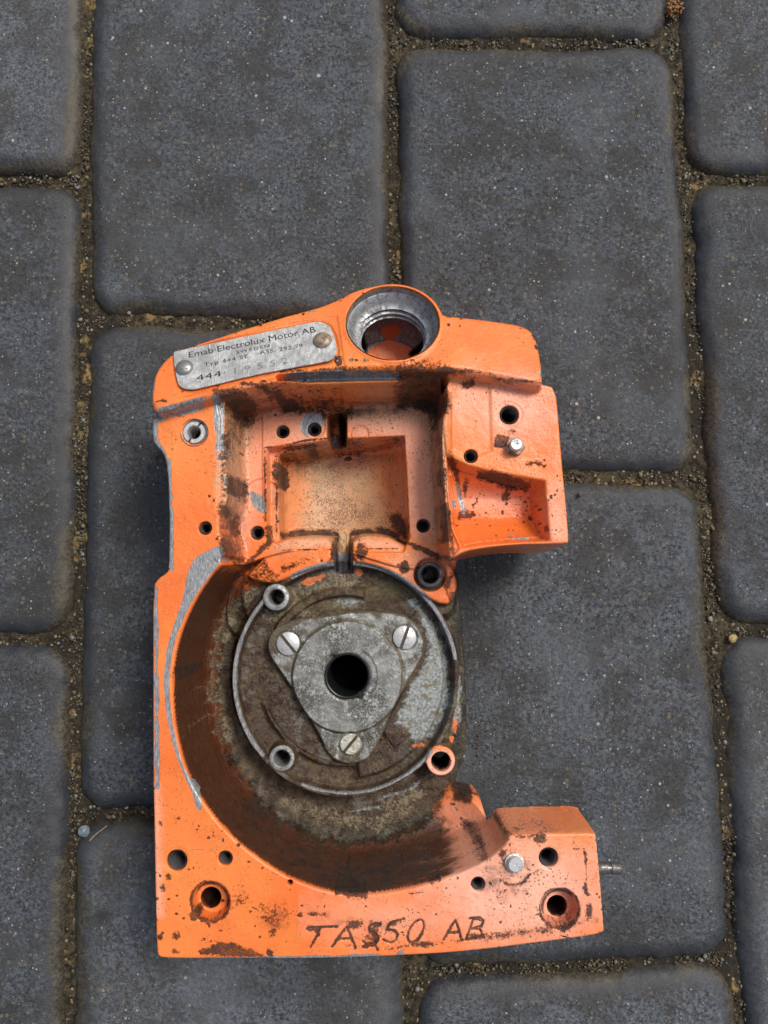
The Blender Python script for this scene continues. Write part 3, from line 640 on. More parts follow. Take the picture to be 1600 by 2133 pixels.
# large counterbores, with an offset through hole
for u, v, u2, v2 in ((438, 1879, 438, 1869), (1167, 1893, 1158, 1886)):
    cut(ell(u, v, 39, 39, T), 52.5, T, .5, .5, .02)
    cut(ell(u2 + 2, v2, 19.5, 19.5, 52), 30.0, 52.5, .3, .3, .02)
    offset(ell(u, v, 44, 44, T), -.15, .3)
# faint machined rings
for u, v, r in ((368, 1793, 28), (1061, 864, 29), (1143, 1787, 25)): offset(ell(u, v, r, r, T), -.18, .25)
cut(S(*(lambda e: (e.sl, np.abs(e.d) - .45))(ell(748, 905, 18, 18, LEDGE))), LEDGE - .7, LEDGE, .1, .1, .5)
offset(ell(652, 886, 28, 28, LEDGE), -.5, .3); offset(ell(545, 1032, 36, 36, LEDGE), -.6, .3)
# engraved hand lettering
def tx(pts): return [(620 + a * .2625, 1880 + b * .2625) for a, b in pts]
def oval(cx_, cy_, rx, ry, sk, n=14): return [(cx_ + rx * math.cos(a) + sk * ry * math.sin(a) * -1, cy_ + ry * math.sin(a)) for a in [i * 2 * math.pi / n for i in range(n + 1)]]
LET = [tx([(80, 205), (190, 195), (312, 190)]), tx([(180, 200), (150, 270), (105, 352)]),
       tx([(280, 345), (330, 270), (388, 192), (425, 270), (458, 355)]), tx([(325, 290), (420, 285)]),
       tx([(655, 170), (600, 170), (560, 200), (570, 235), (625, 250), (640, 285), (600, 325), (545, 330), (515, 305)]), tx([(640, 180), (585, 215), (640, 270), (605, 330), (640, 375)]), tx([(520, 350), (600, 345), (640, 300)]),
       tx([(845, 130), (735, 160), (712, 215), (770, 222), (795, 255), (780, 300), (735, 320), (680, 295)]),
       tx(oval(938, 228, 55, 92, .38)),
       tx([(1158, 295), (1205, 215), (1252, 138), (1280, 215), (1300, 300)]), tx([(1190, 240), (1280, 235)]),
       tx([(1335, 295), (1365, 210), (1392, 132)]), tx([(1370, 128), (1440, 120), (1475, 145), (1460, 185), (1385, 208), (1450, 215), (1462, 250), (1420, 282), (1335, 295)])]
let_sh = [stroke(l, T, 3.9) for l in LET]
for s_ in let_sh: Z[s_.sl] -= .75 * np.clip(-s_.d / .3, 0, 1) * (1 + .4 * (fbm(*s_.d.shape, 8, 2) - .5))
# (edge chips are in the masks)
# scattered dings and rough cast relief
gyy, gxx = np.gradient(Z, ST); FLAT = np.clip(1.4 - np.hypot(gxx, gyy), 0, 1).astype(np.float32)
Z += FLAT * ((fbm(ny, nx, 70, 3) - .5) * .5 + (fbm(ny, nx, 9, 2) - .5) * .10) * (Z > 1)
for _ in range(260):
    j, i = rng.randint(5, ny - 5), rng.randint(5, nx - 5)
    if Z[j, i] > 20 and FLAT[max(j - 6, 0):j + 7, max(i - 6, 0):i + 7].min() > .8:
        r = rng.uniform(.3, 1.1); k = int(r / ST) + 2; sl = slice(max(j - k, 0), j + k), slice(max(i - k, 0), i + k)
        q = 1 - np.hypot(GX[sl] - gx[i], GY[sl] - gy[j]) / r; Z[sl] -= rng.uniform(.08, .3) * np.clip(q, 0, 1)
# light blur so that every arris is slightly broken, as on a casting
for _ in range(2):
    Z[1:-1] = (Z[:-2] + 2 * Z[1:-1] + Z[2:]) / 4; Z[:, 1:-1] = (Z[:, :-2] + 2 * Z[:, 1:-1] + Z[:, 2:]) / 4

# ---------------------------------------------------------------- masks (wear and dirt, with some painted shade and sheen)
NZ = fbm(ny, nx, 26, 4, .6) - .5; NZ2 = fbm(ny, nx, 9, 3, .6) - .5
MASK = {k: np.zeros((ny, nx), np.float32) for k in ('bare', 'grime_dark', 'dust', 'oxide', 'crud', 'fade_sheen', 'paint', 'black', 'moss', 'tan', 'film_shade', 'wet')}
def mk(ch, sh, val=1.0, soft=.6, amp=2.0, lo=None, hi=None, sub=False):
    d = sh.d + (NZ[sh.sl] * 1.3 + NZ2[sh.sl] * .7) * amp; m = np.clip(.5 - d / (2 * soft), 0, 1) * val
    if lo is not None: m = m * (Z[sh.sl] > lo)
    if hi is not None: m = m * (Z[sh.sl] < hi)
    a = MASK[ch][sh.sl]
    MASK[ch][sh.sl] = np.minimum(a, 1 - m) if sub else np.maximum(a, m)
D = T
def blob(ch, u, v, rx, ry=None, z=D, val=1.0, soft=1.2, amp=2.5, rot=0., **k): mk(ch, ell(u, v, rx, ry or rx, z, 12, rot), val, soft, amp, **k)
def strk(ch, pts, w_, z=D, val=1.0, soft=.8, amp=1.5, **k): mk(ch, stroke(pts, z, w_, 8), val, soft, amp, **k)
def pg(ch, pts, z=D, val=1.0, soft=.8, amp=1.5, **k): mk(ch, poly(pts, z, 1, 8), val, soft, amp, **k)
# bare metal
strk('bare', [(352, 960), (356, 1050), (357, 1120), (358, 1185)], 9, val=.95, soft=.7, amp=1.0)
strk('bare', [(325, 1225), (326, 1400), (327, 1600), (328, 1640)], 9, val=.95, soft=.6, amp=.9)
pg('bare', [(317, 869), (378, 849), (435, 832), (440, 840), (415, 857), (366, 866), (331, 877), (330, 905), (328, 918), (347, 942), (350, 970), (342, 965), (318, 925)], amp=.8)
strk('bare', [(318, 790), (317, 840)], 7, TB - 4, amp=.8)
pg('bare', [(444, 836), (452, 831), (465, 831), (464, 900), (462, 940), (447, 938), (452, 905), (443, 880)], amp=.9)
pg('bare', [(457, 1136), (424, 1150), (401, 1169), (390, 1200), (382, 1248), (365, 1293), (348, 1349), (340, 1411), (345, 1482), (357, 1538), (379, 1608), (401, 1650), (410, 1690), (421, 1686), (418, 1659), (390, 1614), (369, 1558),
            (355, 1482), (352, 1411), (360, 1349), (377, 1299), (406, 1240), (453, 1178), (466, 1161), (463, 1142)], soft=.4, amp=.45)
strk('bare', [(430, 1996), (560, 1995), (700, 1994), (790, 1990)], 5, amp=.9)
strk('bare', [(830, 1988), (836, 1986)], 8)
pg('bare', [(590, 788), (700, 784), (828, 782), (834, 794), (700, 797), (600, 801)], T - 2, amp=.8, val=.9)
blob('bare', 1126, 781, 6, z=TB - 4, amp=1, soft=.4)
mk('bare', ell(652, 886, 27, 27, LEDGE), .95, .4, .4); 
mk('bare', poly([(697, 1150), (731, 1150), (732, 1194), (698, 1196)], 18, 0), .9, .5, .6, hi=28); e = ell(663, 905, 20, 22, LEDGE); MASK['bare'][e.sl] *= np.clip(e.d * 1.2 + .3, 0, 1)
mk('bare', poly([(517, 1020), (540, 1030), (552, 1038), (556, 1070), (540, 1066), (524, 1052)], LEDGE, 1), .95, .4, .5)
strk('bare', [(952, 1010), (960, 1040), (967, 1066)], 8, T - 14, amp=.7); blob('bare', 945, 1050, 6, 9, z=T - 13, amp=.7)
strk('bare', [(1062, 1117), (1084, 1120), (1106, 1121)], 4.5, T - 5, amp=.5)
for _ in range(46):
    u, v = rng.uniform(445, 470), rng.uniform(930, 1010); blob('bare', u, v, rng.uniform(1, 2.4), z=T, amp=.4, soft=.3)
# ring ridge: bare where scraped
for a0, a1, wv in ((-222, -138, .95), (-118, -97, .9), (-86, -10, .9), (40, 112, .85)):
    q = [(720 + 232 * math.cos(math.radians(a)), 1411 + 238 * math.sin(math.radians(a))) for a in np.linspace(a0, a1, 24)]
    strk('bare', q, 11, RING, wv, .5, .5, lo=27.8)
# dust
pg('dust', [(488, 860), (520, 860), (515, 950), (510, 1075), (490, 1080), (486, 950)], LEDGE, .8, 2.5, 2)
pg('dust', [(888, 850), (912, 850), (918, 1000), (918, 1125), (902, 1125), (895, 960)], LEDGE, .8, 1.5, 1)
pg('dust', [(720, 846), (900, 836), (905, 880), (890, 890), (760, 885), (722, 880)], LEDGE, .5, 3, 2)
pg('dust', [(574, 930), (852, 930), (855, 1120), (852, 1150), (574, 1150)], 12, .42, 2.5, 2, hi=LEDGE - 3)
pg('dust', [(640, 940), (790, 945), (800, 1010), (830, 1080), (820, 1130), (590, 1135), (620, 1060), (640, 1000)], 10, .95, 7, 5, hi=LEDGE - 3)
mk('film_shade', poly([(574, 930), (852, 930), (852, 975), (750, 950), (610, 975), (600, 1090), (574, 1120)], 14, 1), .34, 4, 2, hi=LEDGE - 2); mk('moss', poly([(620, 950), (700, 950), (700, 1010), (640, 1010)], 8, 1), .5, 4, 4, hi=LEDGE - 4)
pg('dust', [(580, 1117), (690, 1115), (690, 1140), (600, 1148), (565, 1160)], 31, .45, 2.5, 2)
pg('dust', [(694, 1100), (732, 1100), (733, 1192), (697, 1194)], 18, 1, 1, .4, hi=28)
MASK['dust'] *= 1 - .0
e = ell(715, 1030, 80, 95, 10, 14); MASK['dust'][e.sl] = np.maximum(MASK['dust'][e.sl], .0)
# pale patches: sky sheen painted into the colour, with some faded paint
blob('fade_sheen', 1080, 1850, 180, 100, soft=9, amp=6, val=1.0); blob('fade_sheen', 850, 1910, 160, 40, soft=7, amp=5, val=.6)
blob('fade_sheen', 1060, 850, 70, 60, soft=6, amp=4, val=.7); blob('fade_sheen', 1160, 1080, 20, 60, soft=3, amp=2, val=.6)
blob('fade_sheen', 975, 830, 40, 50, soft=5, amp=4, val=.5); blob('fade_sheen', 1020, 1035, 70, 22, z=T - 14, soft=4, amp=3, val=.6)
pg('fade_sheen', [(490, 850), (680, 850), (680, 925), (550, 930), (550, 1060), (490, 1180)], LEDGE, .55, 3, 3)
pg('fade_sheen', [(722, 846), (905, 840), (915, 1130), (850, 1120), (845, 910), (722, 912)], LEDGE, .6, 3, 3)
strk('fade_sheen', [(325, 1640), (328, 1760), (331, 1900)], 16, val=.6, soft=1.5, amp=1.5)
blob('fade_sheen', 890, 1180, 70, 30, z=31, val=.45, soft=3); 
# grime, with dark lines along gaps and steps
pg('grime_dark', [(477, 848), (540, 850), (545, 862), (525, 880), (505, 884), (486, 874)], LEDGE, .75, 3.0, 3)
strk('grime_dark', [(590, 842), (650, 838), (700, 838), (725, 846)], 20, 42, .72, 2.5, 3)
strk('grime_dark', [(480, 838), (520, 838), (580, 824)], 12, 46, .45, 2.5, 3)
pg('grime_dark', [(825, 785), (905, 784), (930, 800), (932, 870), (912, 880), (900, 850), (870, 838), (820, 835)], 48, .72, 2.5, 3)
strk('grime_dark', [(590, 782), (700, 779), (835, 776)], 7, T, .7, 1, 1.6)
strk('grime_dark', [(600, 784), (660, 779), (740, 776), (820, 778)], 6, T + 2, .7, 1, 1.6)
strk('grime_dark', [(905, 850), (912, 960), (918, 1100)], 9, 40, .6, 1.5, 2)
pg('grime_dark', [(680, 850), (724, 850), (724, 935), (680, 940)], 25, .52, 1.5, .8, hi=LEDGE - 1.5); mk('black', poly([(704, 866), (722, 866), (722, 925), (708, 925)], 18, 1), .85, .8, .6, hi=LEDGE - 1.5); mk('bare', poly([(690, 905), (705, 905), (706, 935), (692, 935)], 16, 1), .6, .6, 1, hi=24)  # right half of the slot blackened as painted shade
pg('grime_dark', [(604, 922), (664, 918), (668, 945), (615, 952), (602, 985), (590, 990), (578, 960)], 20, .65, 2.5, 3.5, hi=LEDGE - 2)
blob('grime_dark', 592, 995, 14, 28, z=14, val=.85, hi=LEDGE - 2); blob('grime_dark', 724, 952, 8, 5, z=10, soft=.5, amp=1)
strk('grime_dark', [(726, 925), (780, 925), (840, 915)], 12, 26, .5, 1.5, 2, hi=LEDGE - 1)
strk('grime_dark', [(540, 842), (640, 850), (670, 856), (678, 870)], 8, LEDGE, .8, 1, 1.8)
blob('grime_dark', 506, 1025, 9, 25, z=LEDGE, val=.8); blob('grime_dark', 500, 1130, 14, 30, z=LEDGE, val=.45, soft=2)
strk('grime_dark', [(480, 1060), (482, 1090), (484, 1130), (492, 1165)], 12, 44, .8, 1.5, 2)
strk('grime_dark', [(490, 870), (484, 960), (484, 1040)], 12, 44, .5, 1.5, 2.5)
strk('grime_dark', [(560, 1100), (564, 1130), (540, 1155), (505, 1190), (490, 1200)], 8, 29, .9, 1, 1.2)
strk('grime_dark', [(553, 1085), (552, 1000), (552, 932), (600, 925), (640, 917), (680, 913)], 3.2, LEDGE, .72, .4, .5); strk('grime_dark', [(843, 910), (847, 970), (853, 1110), (868, 1134)], 2.4, LEDGE, .6, .4, .5); strk('grime_dark', [(576, 950), (576, 1110)], 3.5, LEDGE - 5, .7, .5, .8)  # thin dark lines along the window frame's lips and step
strk('fade_sheen', [(590, 1135), (690, 1130)], 14, 31, .6, 1.2, .8); strk('fade_sheen', [(738, 1130), (830, 1136)], 14, 31, .6, 1.2, .8)
pg('grime_dark', [(510, 1175), (560, 1152), (560, 1180), (600, 1185), (570, 1225), (520, 1230), (490, 1260), (480, 1230)], 29, .46, 2, 3)
blob('grime_dark', 610, 1178, 22, 7, z=31, val=.7, rot=.4); blob('grime_dark', 752, 1148, 14, 22, z=31, soft=1, val=.85, amp=2.5); blob('grime_dark', 845, 1182, 10, 16, z=31, val=.8, amp=2.5)
strk('grime_dark', [(590, 1146), (640, 1145), (690, 1144)], 1.6, 31, .9, .3, .5); strk('grime_dark', [(740, 1143), (830, 1143)], 1.6, 31, .9, .3, .5)
strk('grime_dark', [(830, 1122), (858, 1135), (895, 1152), (935, 1174)], 9, 30, .95, .8, 1.0)
strk('grime_dark', [(585, 1122), (605, 1112), (650, 1109), (694, 1111)], 13, 12, .95, 1.2, 1.2, hi=25); strk('grime_dark', [(734, 1108), (795, 1105), (830, 1118)], 13, 12, .95, 1.2, 1.2, hi=25); strk('grime_dark', [(694, 1118), (694, 1165)], 5, 26, .8, .6, .5); strk('grime_dark', [(733, 1118), (733, 1165)], 5, 26, .8, .6, .5)  # dark strips where the cavity meets the seats and slot
pg('grime_dark', [(812, 1065), (845, 1072), (852, 1125), (835, 1120), (820, 1095)], 20, .9, 1.5, 2.2, hi=LEDGE - 1)
for p_, w_, v_ in (([(922, 980), (924, 1040)], 5, .7), ([(924, 1055), (929, 1090), (927, 1125)], 12, .85), ([(936, 1120), (940, 1160)], 10, .7)): strk('grime_dark', p_, w_, T - 10, v_, 1, 1.4)
strk('grime_dark', [(912, 777), (935, 781), (965, 784)], 9, T, .9, .8, 1.3); strk('grime_dark', [(1015, 790), (1030, 797), (1120, 808)], 6, T, .75, .8, 1.2)
blob('grime_dark', 970, 801, 12, 5); blob('grime_dark', 1047, 918, 17, 15, soft=.8, amp=2); blob('grime_dark', 1066, 895, 16, 14, val=.35, soft=2.5)
strk('grime_dark', [(1100, 968), (1116, 964), (1135, 972)], 9, T, .8, .8, 2); strk('grime_dark', [(1100, 980), (1130, 983)], 5, T, .7, .8, 2)
strk('grime_dark', [(1000, 992), (1040, 1000), (1070, 1008), (1100, 1012)], 16, T - 8, .85, 1.2, 2)
strk('grime_dark', [(938, 962), (950, 985), (955, 1000)], 12, T - 8, .9, 1, 1.5); blob('grime_dark', 970, 1014, 7, 12, z=T - 14); blob('grime_dark', 967, 1073, 13, 9, z=T - 14)
blob('grime_dark', 1052, 1033, 6, 4, z=T - 14); blob('grime_dark', 1142, 1100, 3, 7, soft=.5, amp=.5)
strk('grime_dark', [(1060, 1040), (1090, 1050), (1115, 1100)], 3, T - 12, .3, 1, 2)
for _ in range(110):
    u, v = rng.uniform(940, 1180), rng.uniform(1000, 1110); blob('grime_dark', u, v, rng.uniform(.6, 1.7), z=T - 12, amp=1, soft=.4, val=.9)
# bowl wall: oily grime with painted shade, darker towards the foot
arc = [(455, 1200), (428, 1240), (402, 1290), (386, 1350), (380, 1411), (383, 1480), (394, 1548), (417, 1615), (450, 1672), (488, 1718), (537, 1762), (594, 1801), (650, 1826), (722, 1843), (765, 1844), (820, 1838), (900, 1818), (980, 1785), (1030, 1755)]
wall_in = (Z < T - 2.0)
def film_shade(pts, w_, z_, v_, soft): mk('film_shade', stroke(pts, z_, w_, 12), v_, soft, .4, hi=T - 1.6)
film_shade([(470, 1200), (440, 1240), (412, 1290), (394, 1350), (388, 1411), (392, 1480), (404, 1548), (427, 1615), (462, 1672), (500, 1712), (548, 1752), (602, 1785), (660, 1806), (730, 1818), (800, 1812), (870, 1797), (930, 1768)], 60, T - 26, .26, 6)
film_shade([(480, 1230), (445, 1290), (420, 1350), (412, 1411), (418, 1490), (440, 1570), (480, 1650), (540, 1710), (620, 1755), (720, 1778), (820, 1768), (900, 1735)], 62, T - 38, .95, 7)
film_shade([(475, 1205), (455, 1225)], 50, T - 30, .8, 4)
film_shade([(480, 1240), (452, 1300), (432, 1350), (425, 1411), (430, 1490), (452, 1565), (492, 1640), (550, 1698), (625, 1742), (720, 1762), (820, 1755), (890, 1722)], 44, 18, 1.0, 4)
film_shade([(640, 1780), (720, 1792), (800, 1788), (880, 1772)], 44, 30, .45, 5)
film_shade([(400, 1300), (385, 1360), (380, 1411), (384, 1480), (396, 1550), (420, 1610)], 20, T - 24, .6, 3)
strk('grime_dark', [(450, 1690), (520, 1755), (600, 1812), (680, 1842), (740, 1852)], 6, T - 4, .58, 1.5, 1.0, hi=T - 1.6)
strk('grime_dark', [(740, 1852), (830, 1842), (900, 1824)], 9, T - 4, .6, 1.5, 1.0, hi=T - 1.6)
film_shade([(480, 846), (600, 840), (720, 842), (900, 830)], 26, 46, .6, 4); film_shade([(915, 800), (912, 880), (915, 980), (922, 1100)], 16, 46, .55, 3); film_shade([(482, 850), (482, 950), (484, 1050), (484, 1150)], 22, 46, .5, 4)
strk('grime_dark', [(700, 1858), (760, 1862)], 8, T - 1, .9, .8, 1.5); strk('grime_dark', [(900, 1835), (915, 1830)], 8, T - 1, .9, .8, 1.2)
blob('grime_dark', 1000, 1772, 15, 10, z=T - 5, val=.7); blob('grime_dark', 1051, 1735, 10, 7, z=T - 3, val=.7); blob('grime_dark', 368, 1406, 6, 12, z=T - 2, amp=1)
strk('grime_dark', [(940, 1640), (965, 1652), (1000, 1662)], 12, 24, .8, 2, 2)
# floor and dish crud
floor_px = [(500, 1230), (470, 1290), (448, 1350), (440, 1411), (446, 1490), (466, 1560), (505, 1640), (570, 1705), (650, 1750), (730, 1765), (820, 1755), (890, 1720), (925, 1665), (950, 1640), (990, 1640), (990, 1300), (960, 1220), (860, 1170), (740, 1170), (600, 1190)]
mk('crud', poly(floor_px, 20, 1, 14, grow=0), .9, 4, 2.5, hi=29.8)
mk('crud', S(full, (rr_ - 226) * kr), 1.0, .6, 0, hi=30)
for pts_, w_, v_ in (([(530, 1225), (490, 1270), (460, 1330), (445, 1400), (452, 1480), (470, 1530)], 30, 1.0), ([(600, 1670), (680, 1700), (780, 1712), (850, 1690)], 38, .85), ([(800, 1680), (870, 1650)], 34, .9), ([(600, 1215), (640, 1205)], 10, .5)):
    strk('tan', pts_, w_, FLOOR, v_ * .8, 3.5, 6)
q = [(720 + 200 * math.cos(math.radians(a)), 1411 + 205 * math.sin(math.radians(a))) for a in np.linspace(-140, -85, 14)]
strk('tan', q, 34, 24, 1.0, 2.5, 3)
pg('oxide', [(840, 1215), (900, 1260), (940, 1340), (950, 1420), (940, 1500), (900, 1560), (850, 1590), (800, 1600), (820, 1540), (870, 1440), (880, 1340), (820, 1270)], 25, .42, 5, 6)
pg('oxide', [(520, 1330), (560, 1290), (590, 1300), (560, 1340), (570, 1380), (620, 1450), (650, 1530), (640, 1560), (580, 1480), (530, 1400)], 24, .38, 5, 6)
blob('tan', 520, 1450, 14, 60, z=24, val=.35, soft=3, amp=5); blob('tan', 640, 1590, 50, 12, z=25, val=.4, soft=3, amp=4); blob('tan', 800, 1590, 40, 20, z=25, val=.4, soft=3, amp=4); blob('tan', 640, 1280, 30, 20, z=24, val=.6, soft=3, amp=4)
pg('oxide', [(838, 1250), (876, 1246), (921, 1325), (943, 1409), (936, 1494), (893, 1550), (854, 1552), (842, 1513), (812, 1511), (865, 1409), (893, 1353), (879, 1297)], 25, .88, 2, 3)
pg('oxide', [(690, 1250), (730, 1242), (758, 1246), (760, 1262), (700, 1270)], 25, .75, 1.5, 2)
pg('oxide', [(955, 1400), (968, 1420), (968, 1500), (955, 1530), (940, 1560), (948, 1480)], 26, .9, 1.2, 1.5)
strk('oxide', [(870, 1225), (915, 1280), (938, 1340)], 12, RING, .8, 1, 1.5)
strk('oxide', [(730, 1690), (790, 1680)], 9, FLOOR, .8, 1, 1.5); strk('oxide', [(790, 1668), (850, 1650), (900, 1615)], 9, FLOOR + 3, .7, 1, 1.5)
strk('oxide', [(640, 1330), (660, 1500), (690, 1560)], 14, 24, .4, 2, 3)
pg('grime_dark', [(922, 1205), (950, 1180), (975, 1240), (980, 1320), (940, 1320), (930, 1250)], 24, .95, 1.5, 2); mk('film_shade', poly([(930, 1180), (960, 1180), (980, 1260), (980, 1660), (940, 1660), (950, 1400)], 15, 0), .9, 1.5, 1, hi=28)
# paint left on
for u, v, rx, ry, z_ in ((946, 1215, 9, 16, 29), (941, 1185, 8, 14, 29), (928, 1240, 10, 6, 28), (935, 1236, 6, 8, 28), (952, 1523, 6, 14, 26), (946, 1548, 5, 8, 26), (648, 1208, 26, 7, 27), (748, 1192, 8, 8, 27), (873, 1552, 14, 5, 25), ):
    blob('paint', u, v, rx, ry, z=z_, amp=1.4, soft=.7, rot=.3 if z_ == 27 else 0)
blob('fade_sheen', 918, 1592, 32, 30, z=31, soft=1, amp=1); mk('black', ell(918, 1585, 21, 21, 29), .95, .2, 0, hi=27.5)
mk('crud', ell(918, 1592, 24, 28, 31), 1, 1, .6, sub=True)
# lower deck stains
pg('grime_dark', [(405, 1980), (440, 1972), (462, 1958), (500, 1968), (545, 1986), (560, 1997), (420, 1992)], T, .85, 1.0, 1.8)
for u, v, rx, ry in ((569, 1943, 7, 6), (370, 1950, 10, 7), (366, 1982, 5, 3), (334, 1715, 4, 5), (333, 1953, 4, 4), (352, 1826, 6, 7), (339, 1845, 4, 7), (563, 1985, 6, 6), (404, 1908, 9, 10), (625, 1905, 4, 3), (660, 1905, 14, 4),
                     (740, 1925, 22, 9), (1125, 1747, 10, 8), (1226, 1897, 6, 14), (1048, 1776, 10, 9), (1000, 1950, 20, 6)): blob('grime_dark', u, v, rx, ry, soft=.8, amp=1.6, val=.85)
blob('grime_dark', 572, 1905, 38, 30, val=.36, soft=3, amp=3); blob('grime_dark', 500, 1875, 26, 22, val=.30, soft=3)
strk('grime_dark', [(1040, 1832), (1060, 1842), (1085, 1842), (1106, 1820), (1118, 1816)], 7, T, .9, .8, 1.3); strk('grime_dark', [(1050, 1845), (1040, 1865), (1028, 1875)], 5, T, .6, 1, 2)
blob('grime_dark', 1066, 1850, 22, 14, val=.45, soft=2); blob('grime_dark', 1068, 1800, 36, 34, val=.35, soft=2.5)
strk('grime_dark', [(1195, 1768), (1216, 1768), (1221, 1790), (1222, 1850)], 3, T, .8, .6, 1); blob('grime_dark', 1222, 1850, 4, 8, soft=.6); blob('grime_dark', 1224, 1862, 4, 4, soft=.5)
strk('grime_dark', [(1020, 1952), (1080, 1943), (1140, 1938), (1190, 1922)], 9, T, .62, 1.5, 2.2)
strk('grime_dark', [(805, 1976), (850, 1970), (900, 1966)], 6, T, .8, 1, 1.5); strk('grime_dark', [(900, 1966), (960, 1960), (1000, 1950)], 7, T, .55, 1.2, 1.8)
for u, v, r in ((438, 1879, 41), (1167, 1893, 41)):
    e = ell(u, v, r, r, T); e2 = S(e.sl, np.abs(e.d) - .45); mk('grime_dark', e2, .75, .4, .9, lo=T - 2.5); mk('black', ell(u + (1 if u < 800 else -8), v - (10 if u < 800 else 7), 22, 22, 52), .85, .15, 0, hi=52.0); ec = ell(u, v, 37, 37, 53); mk('film_shade', S(ec.sl, np.abs(ec.d) - .5), .8, .6, .6, hi=54)  # hole blackened; dark floor ring painted as the wall's shade
mk('grime_dark', stroke([(400, 1893), (420, 1912), (450, 1918), (470, 1905)], T, 6), .85, .8, 1.2, lo=T - 2); mk('grime_dark', stroke([(1135, 1915), (1165, 1933), (1195, 1918)], T, 6), .85, .8, 1.2, lo=T - 2)
for s_ in let_sh: mk('grime_dark', S(s_.sl, s_.d - .12), .95, .35, .6)
blob('grime_dark', 775, 1945, 17, 24, val=.55, soft=1.5, amp=2); mk('grime_dark', stroke(tx([(450, 165), (600, 160), (650, 190)]), T, 10), .4, 1.5, 2); mk('grime_dark', stroke(tx([(95, 205), (150, 210), (165, 250)]), T, 8), .9, .6, 1)
for l in (tx([(720, 180), (840, 150)]), tx([(680, 300), (790, 310)])): mk('grime_dark', stroke(l, T, 6), .55, .8, 1.5)
strk('grime_dark', [(1060, 1728), (1140, 1726), (1180, 1726)], 3, T - 5, .5, .8, .5)
mk('film_shade', poly([(1050, 1742), (1040, 1690), (1230, 1690), (1243, 1735)], T - 12, 0), .10, 2, .5, hi=T - 1.5); mk('film_shade', poly([(930, 1700), (1000, 1660), (1050, 1700), (1055, 1750), (980, 1800)], 34, 0), .18, 3, .5, hi=T - 1.5); strk('grime_dark', [(1045, 1738), (1090, 1744), (1130, 1738)], 4, T, .7, .8, 1.2)
mk('film_shade', poly([(1000, 1770), (1120, 1770), (1110, 1850), (1050, 1900), (980, 1860)], T, 2, 10), .30, 4, 4, lo=T - 3)
mk('film_shade', ell(575, 1905, 42, 34, T, 10), .30, 3, 4, lo=T - 3); mk('film_shade', stroke([(600, 1880), (700, 1915), (800, 1930)], T, 26, 10), .26, 3, 4, lo=T - 3); mk('film_shade', stroke([(950, 1965), (1100, 1945), (1240, 1915)], T, 14, 10), .28, 2, 3, lo=T - 3)
mk('film_shade', ell(1065, 900, 34, 52, T, 10), .24, 4, 4, lo=T - 3); mk('film_shade', stroke([(940, 795), (1020, 800), (1120, 815)], T, 16, 10), .28, 3, 3, lo=T - 3); mk('film_shade', stroke([(340, 870), (330, 1000), (345, 1150)], T, 10, 10), .2, 2, 3, lo=T - 3)
mk('film_shade', stroke([(360, 1700), (400, 1720), (440, 1760)], T, 30, 10), .18, 4, 4, lo=T - 3)
# bar stains
for u, v, rx, ry in ((340, 838, 10, 3), (705, 752, 7, 12), (600, 640, 6, 2), (940, 640, 3, 2), (1120, 720, 3, 3)): blob('grime_dark', u, v, rx, ry, z=TB - 4, soft=.6, amp=1.5)
strk('grime_dark', [(320, 868), (345, 862), (380, 850), (430, 835)], 4, T + 2, .8, .6, 1.2)
strk('grime_dark', [(640, 640), (700, 622), (735, 602)], 3, TB - 9, .5, .6, 1.5); strk('grime_dark', [(395, 716), (440, 702)], 3, TB - 7, .5, .6, 1.5)
strk('bare', [(500, 684), (560, 667)], 3, TB - 8, .5, .6, 1.2)
for k_ in range(len(deck)):
    a_, b_ = deck[k_], deck[(k_ + 1) % len(deck)]
    if (a_[0] > 905 and a_[1] < 1720) or (a_[0] > 1040 and a_[1] < 1770): continue
    for _ in range(int(math.hypot(b_[0] - a_[0], b_[1] - a_[1]) / 22) + 1):
        f_ = rng.rand(); blob('bare' if rng.rand() < .5 else 'grime_dark', a_[0] + (b_[0] - a_[0]) * f_, a_[1] + (b_[1] - a_[1]) * f_, rng.uniform(1.2, 4), rng.uniform(1.0, 3), amp=1.2, soft=.35, val=.9)
for k_ in range(len(bar)):
    a_, b_ = bar[k_], bar[(k_ + 1) % len(bar)]
    for _ in range(1):
        f_ = rng.rand(); blob('bare' if rng.rand() < .35 else 'grime_dark', a_[0] + (b_[0] - a_[0]) * f_, a_[1] + (b_[1] - a_[1]) * f_, rng.uniform(1.5, 5), rng.uniform(.8, 2), z=TB - 5, amp=1.4, soft=.35, val=.85)
for _ in range(26):
    u, v, an, ln = rng.uniform(330, 1240), rng.uniform(1740, 1985), rng.uniform(-.6, .6), rng.uniform(8, 34)
    mk('bare' if rng.rand() < .4 else 'grime_dark', stroke([(u, v), (u + ln * math.cos(an), v + ln * math.sin(an))], T, 1.0, 3), .8, .25, .25, lo=T - 2)
for _ in range(150):
    u, v = rng.uniform(320, 1250), rng.uniform(1700, 1990); blob('grime_dark', u, v, rng.uniform(.8, 2.6), rng.uniform(.8, 2.2), amp=.7, soft=.35, val=.95)
for _ in range(90):
    u, v = rng.uniform(330, 1180), rng.uniform(640, 1180); blob('grime_dark', u, v, rng.uniform(.8, 2.2), rng.uniform(.8, 2), amp=.7, soft=.35, val=.95)
